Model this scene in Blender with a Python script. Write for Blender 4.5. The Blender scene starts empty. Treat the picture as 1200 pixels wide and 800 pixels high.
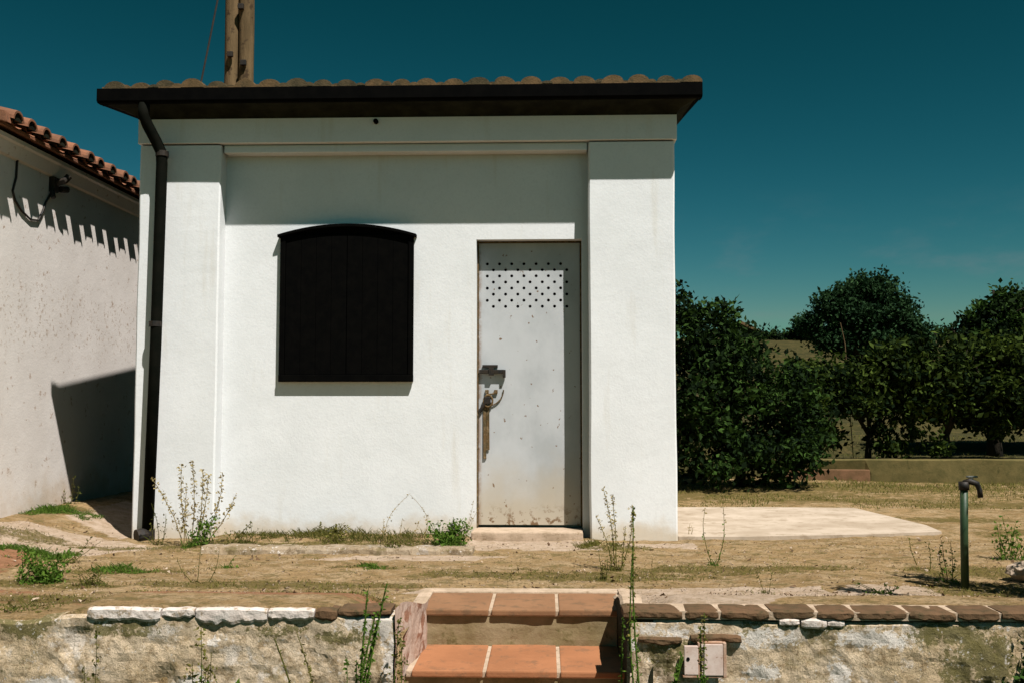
import bpy, bmesh, math, random
from mathutils import Vector, noise, Matrix
R = math.radians
random.seed(11)
S = bpy.context.scene
COL = S.collection

# ------------------------------------------------------------------ camera
cam_d = bpy.data.cameras.new("camera"); cam = bpy.data.objects.new("camera", cam_d); COL.objects.link(cam)
cam.location = (0, 0, 1.0)
cam.rotation_euler = (R(90 + 3.7), 0, R(1.9))
cam_d.sensor_width = 36; cam_d.lens = 35.0
cam_d.clip_start = 0.05; cam_d.clip_end = 2000
S.camera = cam

# ------------------------------------------------------------------ light
AZ, EL = R(38), R(59.5)
SUN_STRENGTH, SKY_STRENGTH, EXPOSURE = 5.0, 0.06, 0.46
SKY_FILM = ((8.8, 3.4), (1.30, 1.8), (1.63, 2.4))
w = bpy.data.worlds.new("World"); S.world = w; w.use_nodes = True
nt = w.node_tree; nt.nodes.clear()
sky = nt.nodes.new("ShaderNodeTexSky"); sky.sky_type = 'NISHITA'; sky.sun_disc = False
sky.sun_elevation = EL; sky.sun_rotation = math.pi - AZ
sky.air_density = 1.0; sky.dust_density = 0.3; sky.ozone_density = 2.0
# film-like response of the sky: each channel of the sky's own colour is raised to a power (deep teal above, paler below)
sep = nt.nodes.new("ShaderNodeSeparateColor"); com = nt.nodes.new("ShaderNodeCombineColor"); nt.links.new(sky.outputs[0], sep.inputs[0])
def wm(op, a, b):
    x = nt.nodes.new("ShaderNodeMath"); x.operation = op; nt.links.new(a, x.inputs[0]); x.inputs[1].default_value = b; return x.outputs[0]
for ch, (gain, power) in enumerate(SKY_FILM):
    v = wm('MINIMUM', wm('MULTIPLY', sep.outputs[ch], 0.06), (.26, .42, .40)[ch])
    nt.links.new(wm('MULTIPLY', wm('POWER', v, power), gain / 0.06), com.inputs[ch])
bg = nt.nodes.new("ShaderNodeBackground"); bg.inputs[1].default_value = SKY_STRENGTH
wo = nt.nodes.new("ShaderNodeOutputWorld")
tc = nt.nodes.new("ShaderNodeTexCoord"); mp = nt.nodes.new("ShaderNodeMapping"); mp.inputs['Scale'].default_value = (5, 5, 13); mp.inputs['Location'].default_value = (2.3, 0.4, 0)
nt.links.new(tc.outputs['Generated'], mp.inputs[0])
nz_ = nt.nodes.new("ShaderNodeTexNoise"); nz_.inputs['Scale'].default_value = 1.6; nz_.inputs['Detail'].default_value = 7; nz_.inputs['Roughness'].default_value = .6; nt.links.new(mp.outputs[0], nz_.inputs['Vector'])
def wr(sock, a, b2, c, d):
    x = nt.nodes.new("ShaderNodeMapRange"); x.interpolation_type = 'SMOOTHSTEP'; nt.links.new(sock, x.inputs[0])
    for i, v in enumerate((a, b2, c, d)): x.inputs[i + 1].default_value = v
    return x.outputs[0]
sx = nt.nodes.new("ShaderNodeSeparateXYZ"); nt.links.new(tc.outputs['Generated'], sx.inputs[0])
cm = nt.nodes.new("ShaderNodeMath"); cm.operation = 'MULTIPLY'; nt.links.new(wr(nz_.outputs['Fac'], .48, .74, 0, .4), cm.inputs[0]); nt.links.new(wr(sx.outputs[2], .22, .08, 0, 1), cm.inputs[1])
cx_ = nt.nodes.new("ShaderNodeMix"); cx_.data_type = 'RGBA'; nt.links.new(cm.outputs[0], cx_.inputs[0]); nt.links.new(com.outputs[0], cx_.inputs[6]); cx_.inputs[7].default_value = (2.3, 2.7, 2.9, 1)
nt.links.new(cx_.outputs[2], bg.inputs[0]); nt.links.new(bg.outputs[0], wo.inputs[0])
sd = bpy.data.lights.new("sun", 'SUN'); sd.energy = SUN_STRENGTH; sd.angle = R(0.5); sd.color = (1.0, 0.965, 0.92)
sun = bpy.data.objects.new("sun", sd); COL.objects.link(sun)
sun.rotation_euler = Vector((-math.sin(AZ) * math.cos(EL), math.cos(AZ) * math.cos(EL), -math.sin(EL))).to_track_quat('-Z', 'Y').to_euler()
sun.location = (6, -6, 12)
S.view_settings.view_transform = 'Standard'; S.view_settings.look = 'None'
S.view_settings.exposure = EXPOSURE; S.view_settings.gamma = 1
S.cycles.max_bounces = 6; S.cycles.diffuse_bounces = 1

# ------------------------------------------------------------------ materials
class NT:
    def __init__(s, name):
        s.m = bpy.data.materials.new(name); s.m.use_nodes = True
        s.t = s.m.node_tree; s.t.nodes.clear()
        s.out = s.n("ShaderNodeOutputMaterial"); s.b = s.n("ShaderNodeBsdfPrincipled")
        s.l(s.b.outputs[0], s.out.inputs[0])
        s.co = s.n("ShaderNodeTexCoord").outputs['Object']
    def n(s, t): return s.t.nodes.new(t)
    def l(s, a, b): s.t.links.new(a, b)
    def put(s, sock, v):
        if hasattr(v, 'node'): s.l(v, sock)
        else: sock.default_value = v
    def noise(s, scale, detail=4, rough=.6, stretch=None, off=(0, 0, 0), dist=0.0):
        mp = s.n("ShaderNodeMapping"); s.l(s.co, mp.inputs[0])
        mp.inputs['Location'].default_value = off
        if stretch: mp.inputs['Scale'].default_value = stretch
        x = s.n("ShaderNodeTexNoise"); s.l(mp.outputs[0], x.inputs['Vector'])
        x.inputs['Scale'].default_value = scale; x.inputs['Detail'].default_value = detail
        x.inputs['Roughness'].default_value = rough; x.inputs['Distortion'].default_value = dist
        return x.outputs['Fac']
    def vor(s, scale, stretch=None, feature='F1'):
        mp = s.n("ShaderNodeMapping"); s.l(s.co, mp.inputs[0])
        if stretch: mp.inputs['Scale'].default_value = stretch
        x = s.n("ShaderNodeTexVoronoi"); s.l(mp.outputs[0], x.inputs['Vector']); x.inputs['Scale'].default_value = scale
        x.feature = feature
        return x.outputs['Distance']
    def ramp(s, f, a, b, va=0.0, vb=1.0):
        x = s.n("ShaderNodeMapRange"); x.interpolation_type = 'SMOOTHSTEP'; s.l(f, x.inputs[0])
        x.inputs[1].default_value = a; x.inputs[2].default_value = b; x.inputs[3].default_value = va; x.inputs[4].default_value = vb
        return x.outputs[0]
    def math(s, op, a, b=0.0):
        x = s.n("ShaderNodeMath"); x.operation = op; s.put(x.inputs[0], a); s.put(x.inputs[1], b); return x.outputs[0]
    def mix(s, f, a, b, mode='MIX'):
        x = s.n("ShaderNodeMix"); x.data_type = 'RGBA'; x.blend_type = mode
        s.put(x.inputs[0], f)
        for i, v in ((6, a), (7, b)):
            s.put(x.inputs[i], v if hasattr(v, 'node') else (*v, 1))
        return x.outputs[2]
    def axis(s, k):
        x = s.n("ShaderNodeSeparateXYZ"); s.l(s.co, x.inputs[0]); return x.outputs[k]
    def attr(s, name):
        x = s.n("ShaderNodeAttribute"); x.attribute_name = name
        y = s.n("ShaderNodeSeparateColor"); s.l(x.outputs['Color'], y.inputs[0]); return y.outputs
    def done(s, color, rough=.85, bump=None, bs=.3, bd=.01, spec=.25, metal=0.0):
        s.put(s.b.inputs['Base Color'], color if hasattr(color, 'node') else (*color, 1))
        s.put(s.b.inputs['Roughness'], rough); s.b.inputs['Specular IOR Level'].default_value = spec
        s.b.inputs['Metallic'].default_value = metal
        if bump is not None:
            bn = s.n("ShaderNodeBump"); bn.inputs['Strength'].default_value = bs; bn.inputs['Distance'].default_value = bd
            s.l(bump, bn.inputs['Height']); s.l(bn.outputs[0], s.b.inputs['Normal'])
        return s.m

def m_whitewash():
    t = NT("whitewash")
    c = t.mix(t.ramp(t.noise(2.2, 5), .35, .7), (.79, .795, .79), (.735, .742, .735))
    c = t.mix(t.ramp(t.noise(45, 3), .45, .75, 0, .35), c, (.66, .66, .66))
    # splashed earth just above the ground, broken up by noise
    z = t.math('ADD', t.axis(2), t.math('MULTIPLY', t.noise(5, 5, off=(3, 1, 0)), -.34))
    c = t.mix(t.ramp(z, .02, -.16, 0, .7), c, (.56, .44, .29))
    st = t.math('MULTIPLY', t.ramp(t.noise(3.0, 5, stretch=(2.2, 2.2, .25), off=(5, 0, 2)), .56, .72), .35)
    c = t.mix(st, c, (.62, .58, .50))
    h = t.math('ADD', t.noise(60, 4), t.math('MULTIPLY', t.noise(9, 3), 1.6))
    return t.done(c, .9, h, .14, .008, .15)

def m_plaster_old():
    t = NT("old_cream_plaster")
    c = t.mix(t.ramp(t.noise(1.7, 5), .3, .7), (.82, .755, .70), (.73, .665, .61))
    c = t.mix(t.ramp(t.noise(14, 6, .7), .60, .68, 0, .7), c, (.36, .22, .13))
    z = t.math('ADD', t.axis(2), t.math('MULTIPLY', t.noise(2.4, 6, .65, off=(0, 4, 0)), -1.3))
    pk = t.math('MULTIPLY', t.ramp(t.noise(26, 6, .75, off=(0, 2, 1)), .56, .62), t.ramp(t.math('ABSOLUTE', t.math('ADD', t.axis(2), -1.75)), .45, .15))
    c = t.mix(t.math('MULTIPLY', pk, .55), c, (.30, .18, .08))
    c = t.mix(t.ramp(z, -.15, -.62, 0, .6), c, (.56, .41, .27))
    h = t.math('ADD', t.noise(70, 4), t.math('MULTIPLY', t.noise(5, 4), 2))
    return t.done(c, .92, h, .16, .012, .12)

def m_ground():
    t = NT("dry_earth_and_worn_concrete")
    a = t.attr('mask')
    def edge(ch, scale, off, amp, st=(.8, 1, 1)):
        n = t.math('ADD', t.math('MULTIPLY', t.ramp(t.noise(scale, 8, .75, stretch=st, off=off), .33, .67), .6), t.math('MULTIPLY', t.ramp(t.noise(scale * 4.5, 6, .75, stretch=st, off=off), .33, .67), .4))
        return t.math('ADD', a[ch], t.math('MULTIPLY', t.math('ADD', n, -.5), amp))
    c = t.mix(t.ramp(t.noise(1.5, 8, .72, stretch=(.7, 1, 1)), .38, .62), (.46, .30, .145), (.33, .21, .092))
    c = t.mix(t.ramp(t.noise(6, 8, .75, stretch=(.75, 1, 1)), .45, .60, 0, .8), c, (.55, .39, .225))
    c = t.mix(t.ramp(t.noise(8, 9, .8, stretch=(.75, 1, 1), off=(7, 2, 0)), .51, .58, 0, .85), c, (.20, .15, .055))
    c = t.mix(t.ramp(t.noise(50, 6, .8), .49, .60, 0, .7), c, (.17, .12, .055))
    pale = t.mix(t.ramp(t.noise(12, 7, .75), .38, .66), (.62, .47, .345), (.46, .325, .21))
    c = t.mix(t.ramp(edge(0, 7, (1, 1, 0), 1.0), .42, .62), c, pale)
    red = t.mix(t.ramp(t.noise(7, 6, .7, stretch=(.3, 2, 1)), .38, .62), (.42, .19, .10), (.29, .13, .065))
    c = t.mix(t.ramp(edge(2, 6, (2, 0, 0), 1.0), .42, .70, 0, .85), c, red)
    moss = t.mix(t.ramp(t.noise(30, 5, .7), .38, .62), (.19, .14, .040), (.10, .08, .02))
    c = t.mix(t.ramp(edge(1, 9, (0, 5, 0), 1.8), .38, .78, 0, .85), c, moss)
    c = t.mix(t.ramp(t.vor(55), .10, .0, 0, .5), c, (.10, .065, .03))
    h = t.math('ADD', t.math('MULTIPLY', t.noise(8, 7, .75), 2.0), t.noise(60, 6, .8))
    return t.done(c, .95, h, .8, .035, .1)

def m_render(name, k=1.0):
    t = NT(name)
    c = t.mix(t.ramp(t.noise(2.6, 6, .65), .33, .66), (.58 * k, .43 * k, .265 * k), (.68 * k, .53 * k, .37 * k))
    c = t.mix(t.ramp(t.noise(17, 7, .75), .46, .66, 0, .85), c, (.28 * k, .19 * k, .095 * k))
    c = t.mix(t.ramp(t.noise(3.6, 6, .7, off=(4, 4, 9)), .55, .66, 0, .75), c, (.23 * k, .18 * k, .065 * k))
    c = t.mix(t.ramp(t.noise(5.2, 7, .72, off=(9, 0, 3)), .56, .64, 0, .85), c, (.72 * k, .62 * k, .52 * k))
    c = t.mix(t.ramp(t.noise(75, 5, .75), .5, .72, 0, .7), c, (.13, .085, .04))
    a = t.attr('mask')
    def edge(ch, sc, amp, off):
        n = t.math('ADD', t.math('MULTIPLY', t.ramp(t.noise(sc, 8, .78, off=off), .33, .67), .6), t.math('MULTIPLY', t.ramp(t.noise(sc * 4, 6, .75, off=off), .33, .67), .4))
        return t.math('ADD', a[ch], t.math('MULTIPLY', t.math('ADD', n, -.5), amp))
    c = t.mix(t.ramp(edge(1, 11, 1.5, (2, 0, 1)), .45, .8, 0, .85), c, (.13, .115, .036))
    c = t.mix(t.ramp(edge(0, 13, 1.5, (0, 3, 1)), .50, .64, 0, .8), c, (.76, .69, .62))
    h = t.math('ADD', t.math('MULTIPLY', t.noise(11, 9, .8), 1.6), t.noise(60, 8, .85))
    return t.done(c, .95, h, .6, .025, .1)

def m_simple(name, c1, c2, scale=8, rough=.85, bump=.3, bd=.01, stretch=None, spots=None, spec=.2, metal=0, detail=6):
    t = NT(name)
    f = t.noise(scale, detail, .65, stretch=stretch)
    c = t.mix(t.ramp(f, .34, .68), c1, c2)
    if spots:
        sc, lo, hi, col, amt = spots
        c = t.mix(t.ramp(t.noise(sc, 5, .7, off=(3, 7, 1)), lo, hi, 0, amt), c, col)
    h = t.math('ADD', f, t.noise(scale * 7, 4, .7, stretch=stretch))
    return t.done(c, rough, h, bump, bd, spec, metal)

def m_door():
    t = NT("weathered_grey_door_paint")
    c = t.mix(t.ramp(t.noise(2.1, 5, stretch=(1.2, 1, .8)), .35, .68), (.52, .53, .535), (.40, .415, .42))
    low = t.ramp(t.math('ADD', t.axis(2), t.math('MULTIPLY', t.noise(4, 5), -.5)), .45, -.15, 0, .75)
    c = t.mix(low, c, (.46, .375, .255))
    sp = t.ramp(t.noise(24, 3, .5, off=(1, 3, 8)),   .695, .725)
    c = t.mix(t.math('MULTIPLY', sp, .9), c, (.16, .08, .025))
    lowr = t.math('MULTIPLY', t.ramp(t.noise(16, 5, .7, off=(2, 2, 2)), .52, .59), t.ramp(t.axis(2), .27, .08))
    c = t.mix(t.math('MULTIPLY', lowr, .9), c, (.15, .075, .025))
    edge = t.math('MULTIPLY', t.ramp(t.axis(0), -.485, -.525), t.ramp(t.noise(9, 5, .7), .38, .6))
    c = t.mix(t.math('MULTIPLY', edge, .8), c, (.22, .11, .04))
    return t.done(c, .55, t.noise(30, 4), .12, .004, .35)

def m_leaf(name, c1, c2, trans=.25):
    t = NT(name)
    a = t.attr('tone')
    c = t.mix(a[0], c1, c2)
    t.done(c, .75, None, spec=.06)
    tr = t.n("ShaderNodeBsdfTranslucent"); t.l(c, tr.inputs[0])
    mx = t.n("ShaderNodeMixShader"); mx.inputs[0].default_value = trans
    t.l(t.b.outputs[0], mx.inputs[1]); t.l(tr.outputs[0], mx.inputs[2]); t.l(mx.outputs[0], t.out.inputs[0])
    return t.m

WHITE = m_whitewash(); OLDPL = m_plaster_old(); GROUND = m_ground()
RENDER = m_render("crumbling_sand_render")
BLACK = m_simple("black_paint", (.0014, .0014, .0013), (.0026, .0024, .002), 12, .85, .1, .003, spec=.03)
EAVE_DARK = m_simple("shade_dark_eave_tone", (.010, .010, .006), (.024, .024, .014), 6, .9, .3, .006, spec=.08)  # near black: eave shade put into the cornice colour; also on tile-end plugs
PIPE = m_simple("dark_pipe_paint", (.003, .004, .0025), (.006, .006, .004), 9, .8, .1, .003, spec=.04)
TILE = m_simple("weathered_roof_tile", (.155, .092, .04), (.085, .058, .025), 9, .9, .5, .01, spots=(14, .52, .66, (.05, .04, .02), .8))
TILED = m_simple("lichen_dark_roof_tile", (.10, .072, .036), (.05, .04, .02), 14, .95, .5, .01)
TILE2 = m_simple("terracotta_roof_tile", (.27, .115, .06), (.16, .075, .042), 6, .9, .4, .01, spots=(10, .55, .68, (.09, .06, .04), .7))
BRICK = m_simple("terracotta_step_tile", (.37, .155, .070), (.30, .125, .056), 3.5, .85, .35, .006, spots=(13, .52, .66, (.20, .105, .055), .7), detail=9)
BRICKD = m_simple("worn_brown_brick", (.135, .075, .038), (.085, .054, .026), 7, .9, .5, .01, spots=(22, .52, .66, (.06, .045, .02), .8))
BRICKR = m_simple("faded_red_brick", (.20, .105, .055), (.13, .075, .035), 9, .9, .4, .01)
MORTAR = m_simple("pale_mortar", (.52, .39, .28), (.38, .28, .19), 9, .95, .5, .01, spots=(25, .55, .7, (.22, .15, .08), .7))
RISER = m_simple("stained_riser_cement", (.30, .225, .13), (.20, .15, .07), 4, .95, .4, .01, spots=(9, .55, .66, (.11, .09, .03), .8))
CHALK = m_simple("flaking_white_limewash", (.70, .615, .55), (.56, .465, .40), 14, .95, .4, .012, spots=(17, .53, .63, (.30, .21, .12), .8), detail=9)
PADC = m_simple("bleached_concrete", (.50, .405, .31), (.36, .28, .20), 2.2, .95, .3, .008, spots=(9, .52, .66, (.27, .20, .13), .65), detail=9)
WOOD = m_simple("weathered_pole_wood", (.17, .11, .052), (.095, .062, .028), 5, .9, .6, .01, stretch=(3, 3, .35), spots=(7, .56, .64, (.05, .03, .015), .85))
IRON = m_simple("dark_iron", (.012, .011, .010), (.03, .02, .012), 20, .6, .2, .004, spec=.3)
RUST = m_simple("rusty_iron", (.14, .08, .03), (.07, .055, .025), 30, .85, .4, .004, spots=(40, .5, .65, (.30, .22, .13), .6))
DOOR = m_door()
PLATE = m_simple("rust_edged_white_plate", (.66, .53, .46), (.55, .40, .33), 14, .7, .2, .004, spots=(34, .60, .68, (.25, .11, .05), .9))
GREENP = m_simple("green_pipe_paint", (.018, .045, .018), (.03, .055, .022), 14, .5, .2, .003, spots=(25, .6, .72, (.06, .05, .03), .7), spec=.35)
BRASS = m_simple("dull_chrome", (.30, .30, .26), (.12, .12, .10), 20, .35, .1, .003, spec=.5, metal=.7)
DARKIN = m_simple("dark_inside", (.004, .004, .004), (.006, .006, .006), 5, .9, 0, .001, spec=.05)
BARK = m_simple("dark_bark", (.035, .026, .015), (.02, .016, .010), 12, .95, .8, .02, stretch=(2, 2, .4))
STONE = m_simple("pale_stone", (.5, .38, .28), (.36, .27, .19), 8, .95, .5, .02)
FARW = m_simple("far_house_plaster", (.20, .15, .10), (.16, .12, .08), 2, .9, .2, .02)
LOWG = m_simple("bounce_cut_verge_ground", (.045, .042, .016), (.028, .032, .011), 1.5, .95, .5, .03, spots=(9, .5, .66, (.02, .026, .008), .8))  # unseen lower ground, kept near black to cut bounced light on the walls
FIELD = m_simple("dry_olive_field", (.048, .041, .010), (.026, .025, .006), 1.2, .95, .6, .03, stretch=(.4, 1.6, 1), spots=(5, .5, .66, (.085, .062, .02), .8))
CHEEK_SHADE = m_simple("cheek_shade_black", (.022, .022, .009), (.012, .012, .005), 9, .95, .5, .015)  # shade on the step cheek, put into its colour
MOSSC = m_simple("mossy_concrete", (.135, .105, .038), (.085, .072, .024), 5, .95, .4, .01, spots=(11, .55, .7, (.05, .05, .014), .8))
L_DARK = m_leaf("dark_green_leaves", (.004, .010, .003), (.050, .100, .018), .25)
L_VINE = m_leaf("vine_leaves", (.005, .013, .003), (.085, .125, .020), .3)
L_FAR = m_leaf("far_tree_leaves", (.007, .022, .008), (.045, .095, .034), .25)
L_WEED = m_leaf("weed_green", (.045, .10, .012), (.13, .21, .03), .3)
L_MOSS = m_leaf("mixed_grass", (.060, .075, .014), (.17, .145, .04), .3)
L_DRY = m_leaf("dry_straw", (.20, .145, .055), (.36, .28, .13), .3)
L_YEL = m_leaf("yellow_green_weed", (.10, .105, .02), (.22, .19, .05), .3)
L_SEED = m_leaf("pale_seed_heads", (.30, .23, .09), (.46, .37, .18), .3)

# ------------------------------------------------------------------ mesh helpers
class MB:
    """collects faces for ONE mesh object"""
    def __init__(s): s.v = []; s.f = []; s.mi = []; s.tone = None
    def add(s, vs, fs, mi=0, tone=None):
        o = len(s.v); s.v += [tuple(v) for v in vs]; s.f += [tuple(i + o for i in f) for f in fs]; s.mi += [mi] * len(fs)
        if tone is not None:
            if s.tone is None: s.tone = []
            s.tone += [tone] * len(vs)
        elif s.tone is not None: s.tone += [.5] * len(vs)
    def box(s, x0, x1, y0, y1, z0, z1, bev=0.0, mi=0, jit=0.0):
        bm = bmesh.new()
        bmesh.ops.create_cube(bm, size=1)
        for v in bm.verts:
            v.co = Vector((x0 + (v.co.x + .5) * (x1 - x0), y0 + (v.co.y + .5) * (y1 - y0), z0 + (v.co.z + .5) * (z1 - z0)))
            if jit: v.co += Vector((random.uniform(-jit, jit), random.uniform(-jit, jit), random.uniform(-jit, jit)))
        if bev: bmesh.ops.bevel(bm, geom=bm.edges[:], offset=bev, segments=2, affect='EDGES', profile=.6)
        bm.verts.index_update()
        s.add([v.co.copy() for v in bm.verts], [[v.index for v in f.verts] for f in bm.faces], mi); bm.free()
    def tube(s, pts, rad, n=10, mi=0, tone=None, cap=True):
        pts = [Vector(p) for p in pts]
        rr = rad if isinstance(rad, (list, tuple)) else [rad] * len(pts)
        vs = []; fs = []; ref = None
        for i, p in enumerate(pts):
            d = (pts[min(i + 1, len(pts) - 1)] - pts[max(i - 1, 0)]).normalized()
            if ref is None: ref = d.orthogonal().normalized()
            a = (ref - d * ref.dot(d)).normalized(); ref = a; b = d.cross(a)
            for k in range(n):
                t = 2 * math.pi * k / n; vs.append(p + (a * math.cos(t) + b * math.sin(t)) * rr[i])
        for i in range(len(pts) - 1):
            for k in range(n): fs.append((i * n + k, i * n + (k + 1) % n, (i + 1) * n + (k + 1) % n, (i + 1) * n + k))
        if cap: fs.append(tuple(range(n - 1, -1, -1))); fs.append(tuple((len(pts) - 1) * n + k for k in range(n)))
        s.add(vs, fs, mi, tone)
    def prism(s, poly, axis, a, b, mi=0):
        """poly: 2D outline in the two other axes, extruded along axis from a to b"""
        def P(u, v, t): return {'x': (t, u, v), 'y': (u, t, v), 'z': (u, v, t)}[axis]
        n = len(poly)
        vs = [P(u, v, a) for u, v in poly] + [P(u, v, b) for u, v in poly]
        fs = [tuple(range(n - 1, -1, -1)), tuple(range(n, 2 * n))] + [(i, (i + 1) % n, n + (i + 1) % n, n + i) for i in range(n)]
        s.add(vs, fs, mi)
    def build(s, name, mats, parent=None, smooth=False, recalc=True):
        me = bpy.data.meshes.new(name); me.from_pydata(s.v, [], s.f)
        mats = mats if isinstance(mats, (list, tuple)) else [mats]
        for m in mats: me.materials.append(m)
        if len(mats) > 1: me.polygons.foreach_set('material_index', s.mi)
        if smooth: me.polygons.foreach_set('use_smooth', [True] * len(me.polygons))
        if s.tone is not None:
            at = me.color_attributes.new('tone', 'FLOAT_COLOR', 'POINT')
            at.data.foreach_set('color', [c for t in s.tone for c in (t, t, t, 1)])
        me.update()
        if recalc:
            bm = bmesh.new(); bm.from_mesh(me); bmesh.ops.recalc_face_normals(bm, faces=bm.faces[:]); bm.to_mesh(me); bm.free()
        o = bpy.data.objects.new(name, me); COL.objects.link(o)
        if parent:
            o.parent = parent; o.matrix_parent_inverse = Matrix.Translation(-Vector(parent.location))
        return o

def tag(o, label=None, cat=None, group=None, kind=None):
    if label: o['label'] = label
    if cat: o['category'] = cat
    if group: o['group'] = group
    if kind: o['kind'] = kind
    return o
def empty(name, loc, label, cat, group=None):
    o = bpy.data.objects.new(name, None); COL.objects.link(o); o.location = loc; o.empty_display_size = .2
    return tag(o, label, cat, group)
def sm(x, a, b):
    t = min(1, max(0, (x - a) / (b - a))); return t * t * (3 - 2 * t)
def nz(x, y, z=0.0, f=1.0): return noise.noise(Vector((x * f, y * f, z * f)))

# ------------------------------------------------------------------ ground
def gz(x, y):
    z = .15 * sm(-x, 3.2, 4.15) * sm(y, 5.2, 7.0)
    z += (.128 - .06 * sm(-x, 1.98, 2.2)) * (1 - sm(y, 4.60, 5.46)) * (1 - sm(x, -.95, -.66) * (1 - sm(x, .40, .62)))
    z += .03 * sm(y, 6.86, 6.94) * sm(x, -2.6, -2.35) * (1 - sm(x, -.62, -.5)) * (1 - sm(y, 7.6, 7.7))
    z += .22 * sm(y, 13.3, 14.6) + 1.1 * sm(y, 17, 34) + 3.25 * sm(y, 40, 60) + .16 * sm(y, 16.6, 16.9) + .14 * sm(y, 20.6, 20.9)
    near = 1 - sm(abs(x), 8, 14)
    z += near * (.012 * nz(x, y, 0, 1.6) + .009 * nz(x, y, 3, 6) + .007 * nz(x, y, 8, 13)) * sm(y, 4.4, 5.3)
    z += (.02 * nz(x, y, 1, .8) + .03 * nz(x, y, 5, .35)) * sm(y, 10.5, 13) + .5 * nz(x, y, 2, .05) * sm(y, 25, 60)
    return z
def seg(a, b, n): return [a + (b - a) * i / n for i in range(n)]
xs = [-500, -250, -120, -60, -35, -22, -15, -11, -8.5, -7, -6] + seg(-5.5, 4.5, 250) + seg(4.5, 8, 45) + [8, 9, 10, 11.5, 13, 15, 18, 22, 28, 36, 48, 65, 90, 130, 250, 500]
ys = [4.36] + seg(4.38, 10, 146) + seg(10, 14.5, 70) + seg(14.5, 24, 50) + seg(24, 44, 24) + seg(44, 70, 16) + [70, 90, 130, 200, 320, 600]
HX0, HX1, HY = -.62, .40, 5.40
def inside(x, y, poly):
    c = False; j = len(poly) - 1
    for i in range(len(poly)):
        (xi, yi), (xj, yj) = poly[i], poly[j]
        if (yi > y) != (yj > y) and x < (xj - xi) * (y - yi) / (yj - yi) + xi: c = not c
        j = i
    return c
def blob(x, y, cx, cy, rx, ry):
    d = math.hypot((x - cx) / rx, (y - cy) / ry); return 1 - sm(d, .35, 1.0)
PALE = [[(-.75, 5.36), (.36, 5.36), (.36, 4.44), (.95, 4.44), (1.25, 4.9), (1.56, 5.40), (1.50, 5.66), (.5, 5.56), (-.66, 5.52)],
        [(1.50, 5.30), (1.9, 5.05), (2.10, 5.42), (2.10, 5.72), (1.70, 5.74)],
        [(-4.3, 7.0), (-3.2, 6.5), (-2.7, 7.0), (-3.2, 7.4), (-4.0, 7.5)],
        [(-3.9, 8.0), (-3.2, 7.5), (-3.15, 8.4), (-3.9, 9.2)],
        [(-.6, 7.0), (.4, 7.0), (.35, 7.5), (-.55, 7.5)], [(-1.6, 6.55), (-.5, 6.55), (-.2, 6.75), (-1.2, 6.75)],
        [(.45, 7.1), (1.1, 7.15), (1.1, 7.4), (.45, 7.35)]]
MOSS = [(-3.7, 7.05, .5, .25), (-4.1, 8.25, .55, .35), (-3.0, 7.0, .5, .12), (-2.6, 6.05, .55, .14), (-2.55, 5.55, .3, .14), (-2.9, 5.65, .4, .25),
        (-1.1, 6.25, .4, .10), (-.4, 6.0, .6, .14), (.3, 5.95, 1.0, .25), (1.0, 6.2, .8, .25), (.5, 7.1, .35, .2), (-1.5, 7.0, 1.2, .18), (-2.4, 7.1, .5, .3),
        (-1.6, 5.6, 1.2, .18), (-.9, 5.6, .4, .12), (2.4, 5.6, .5, .4), (2.6, 6.2, .6, .3), (1.6, 6.3, .5, .15), (-1.0, 4.95, .6, .2), (-2.4, 4.9, .7, .3),
        (1.6, 11.5, 3, 1.2), (4, 12.4, 3, 1.0), (3.2, 10.8, 1.6, .35), (4.8, 10.3, 2, .5), (2.5, 12.9, 2.5, .5), (3.6, 9.0, .8, .3), (4.0, 8.0, .9, .35)]
def build_ground():
    vs = []; mask = []
    nx = len(xs)
    for y in ys:
        for x in xs:
            vs.append((x, y, gz(x, y) - (.35 if y < 4.37 else 0)))
            pale = moss = red = 0.0
            if -5.6 < x < 5 and y < 10:
                for p in PALE:
                    if inside(x + .05 * nz(x, y, 1, 5), y + .03 * nz(x, y, 7, 6), p): pale = 1.0
            if y < 14.5 and abs(x) < 9:
                for b in MOSS: moss = max(moss, blob(x, y, *b))
                red = max(blob(x, y, -3.7, 6.2, .75, .75), .8 * blob(x, y, -1.1, 4.85, 2.2, .28), .7 * blob(x, y, -3.2, 5.2, .8, .35))
                if y > 9.9: moss = max(moss, .55 * sm(y, 9.9, 10.6))
            if y >= 13.6: moss = max(moss, 1.35)
            mask.append((pale, moss, red, 1))
    fs = []
    for j in range(len(ys) - 1):
        for i in range(nx - 1):
            cx = (xs[i] + xs[i + 1]) / 2; cy = (ys[j] + ys[j + 1]) / 2
            if HX0 < cx < HX1 and cy < HY: continue
            fs.append((j * nx + i, j * nx + i + 1, (j + 1) * nx + i + 1, (j + 1) * nx + i))
    me = bpy.data.meshes.new("ground"); me.from_pydata(vs, [], fs); me.materials.append(GROUND); me.materials.append(FIELD)
    me.polygons.foreach_set('material_index', [1 if vs[f[0]][1] > 13.55 else 0 for f in fs])
    at = me.color_attributes.new('mask', 'FLOAT_COLOR', 'POINT'); at.data.foreach_set('color', [c for m in mask for c in m])
    me.polygons.foreach_set('use_smooth', [True] * len(fs)); me.update()
    o = bpy.data.objects.new("ground", me); COL.objects.link(o); tag(o, kind='structure')
build_ground()
b = MB()
LX = [-500, -100, -30, -12, -6, -3, 0, 3, 6, 12, 30, 100, 500]; LY = [-500, -100, -30, -10, -3, 0, 1.5, 3, 4.0, 4.6, 5.6]
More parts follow.
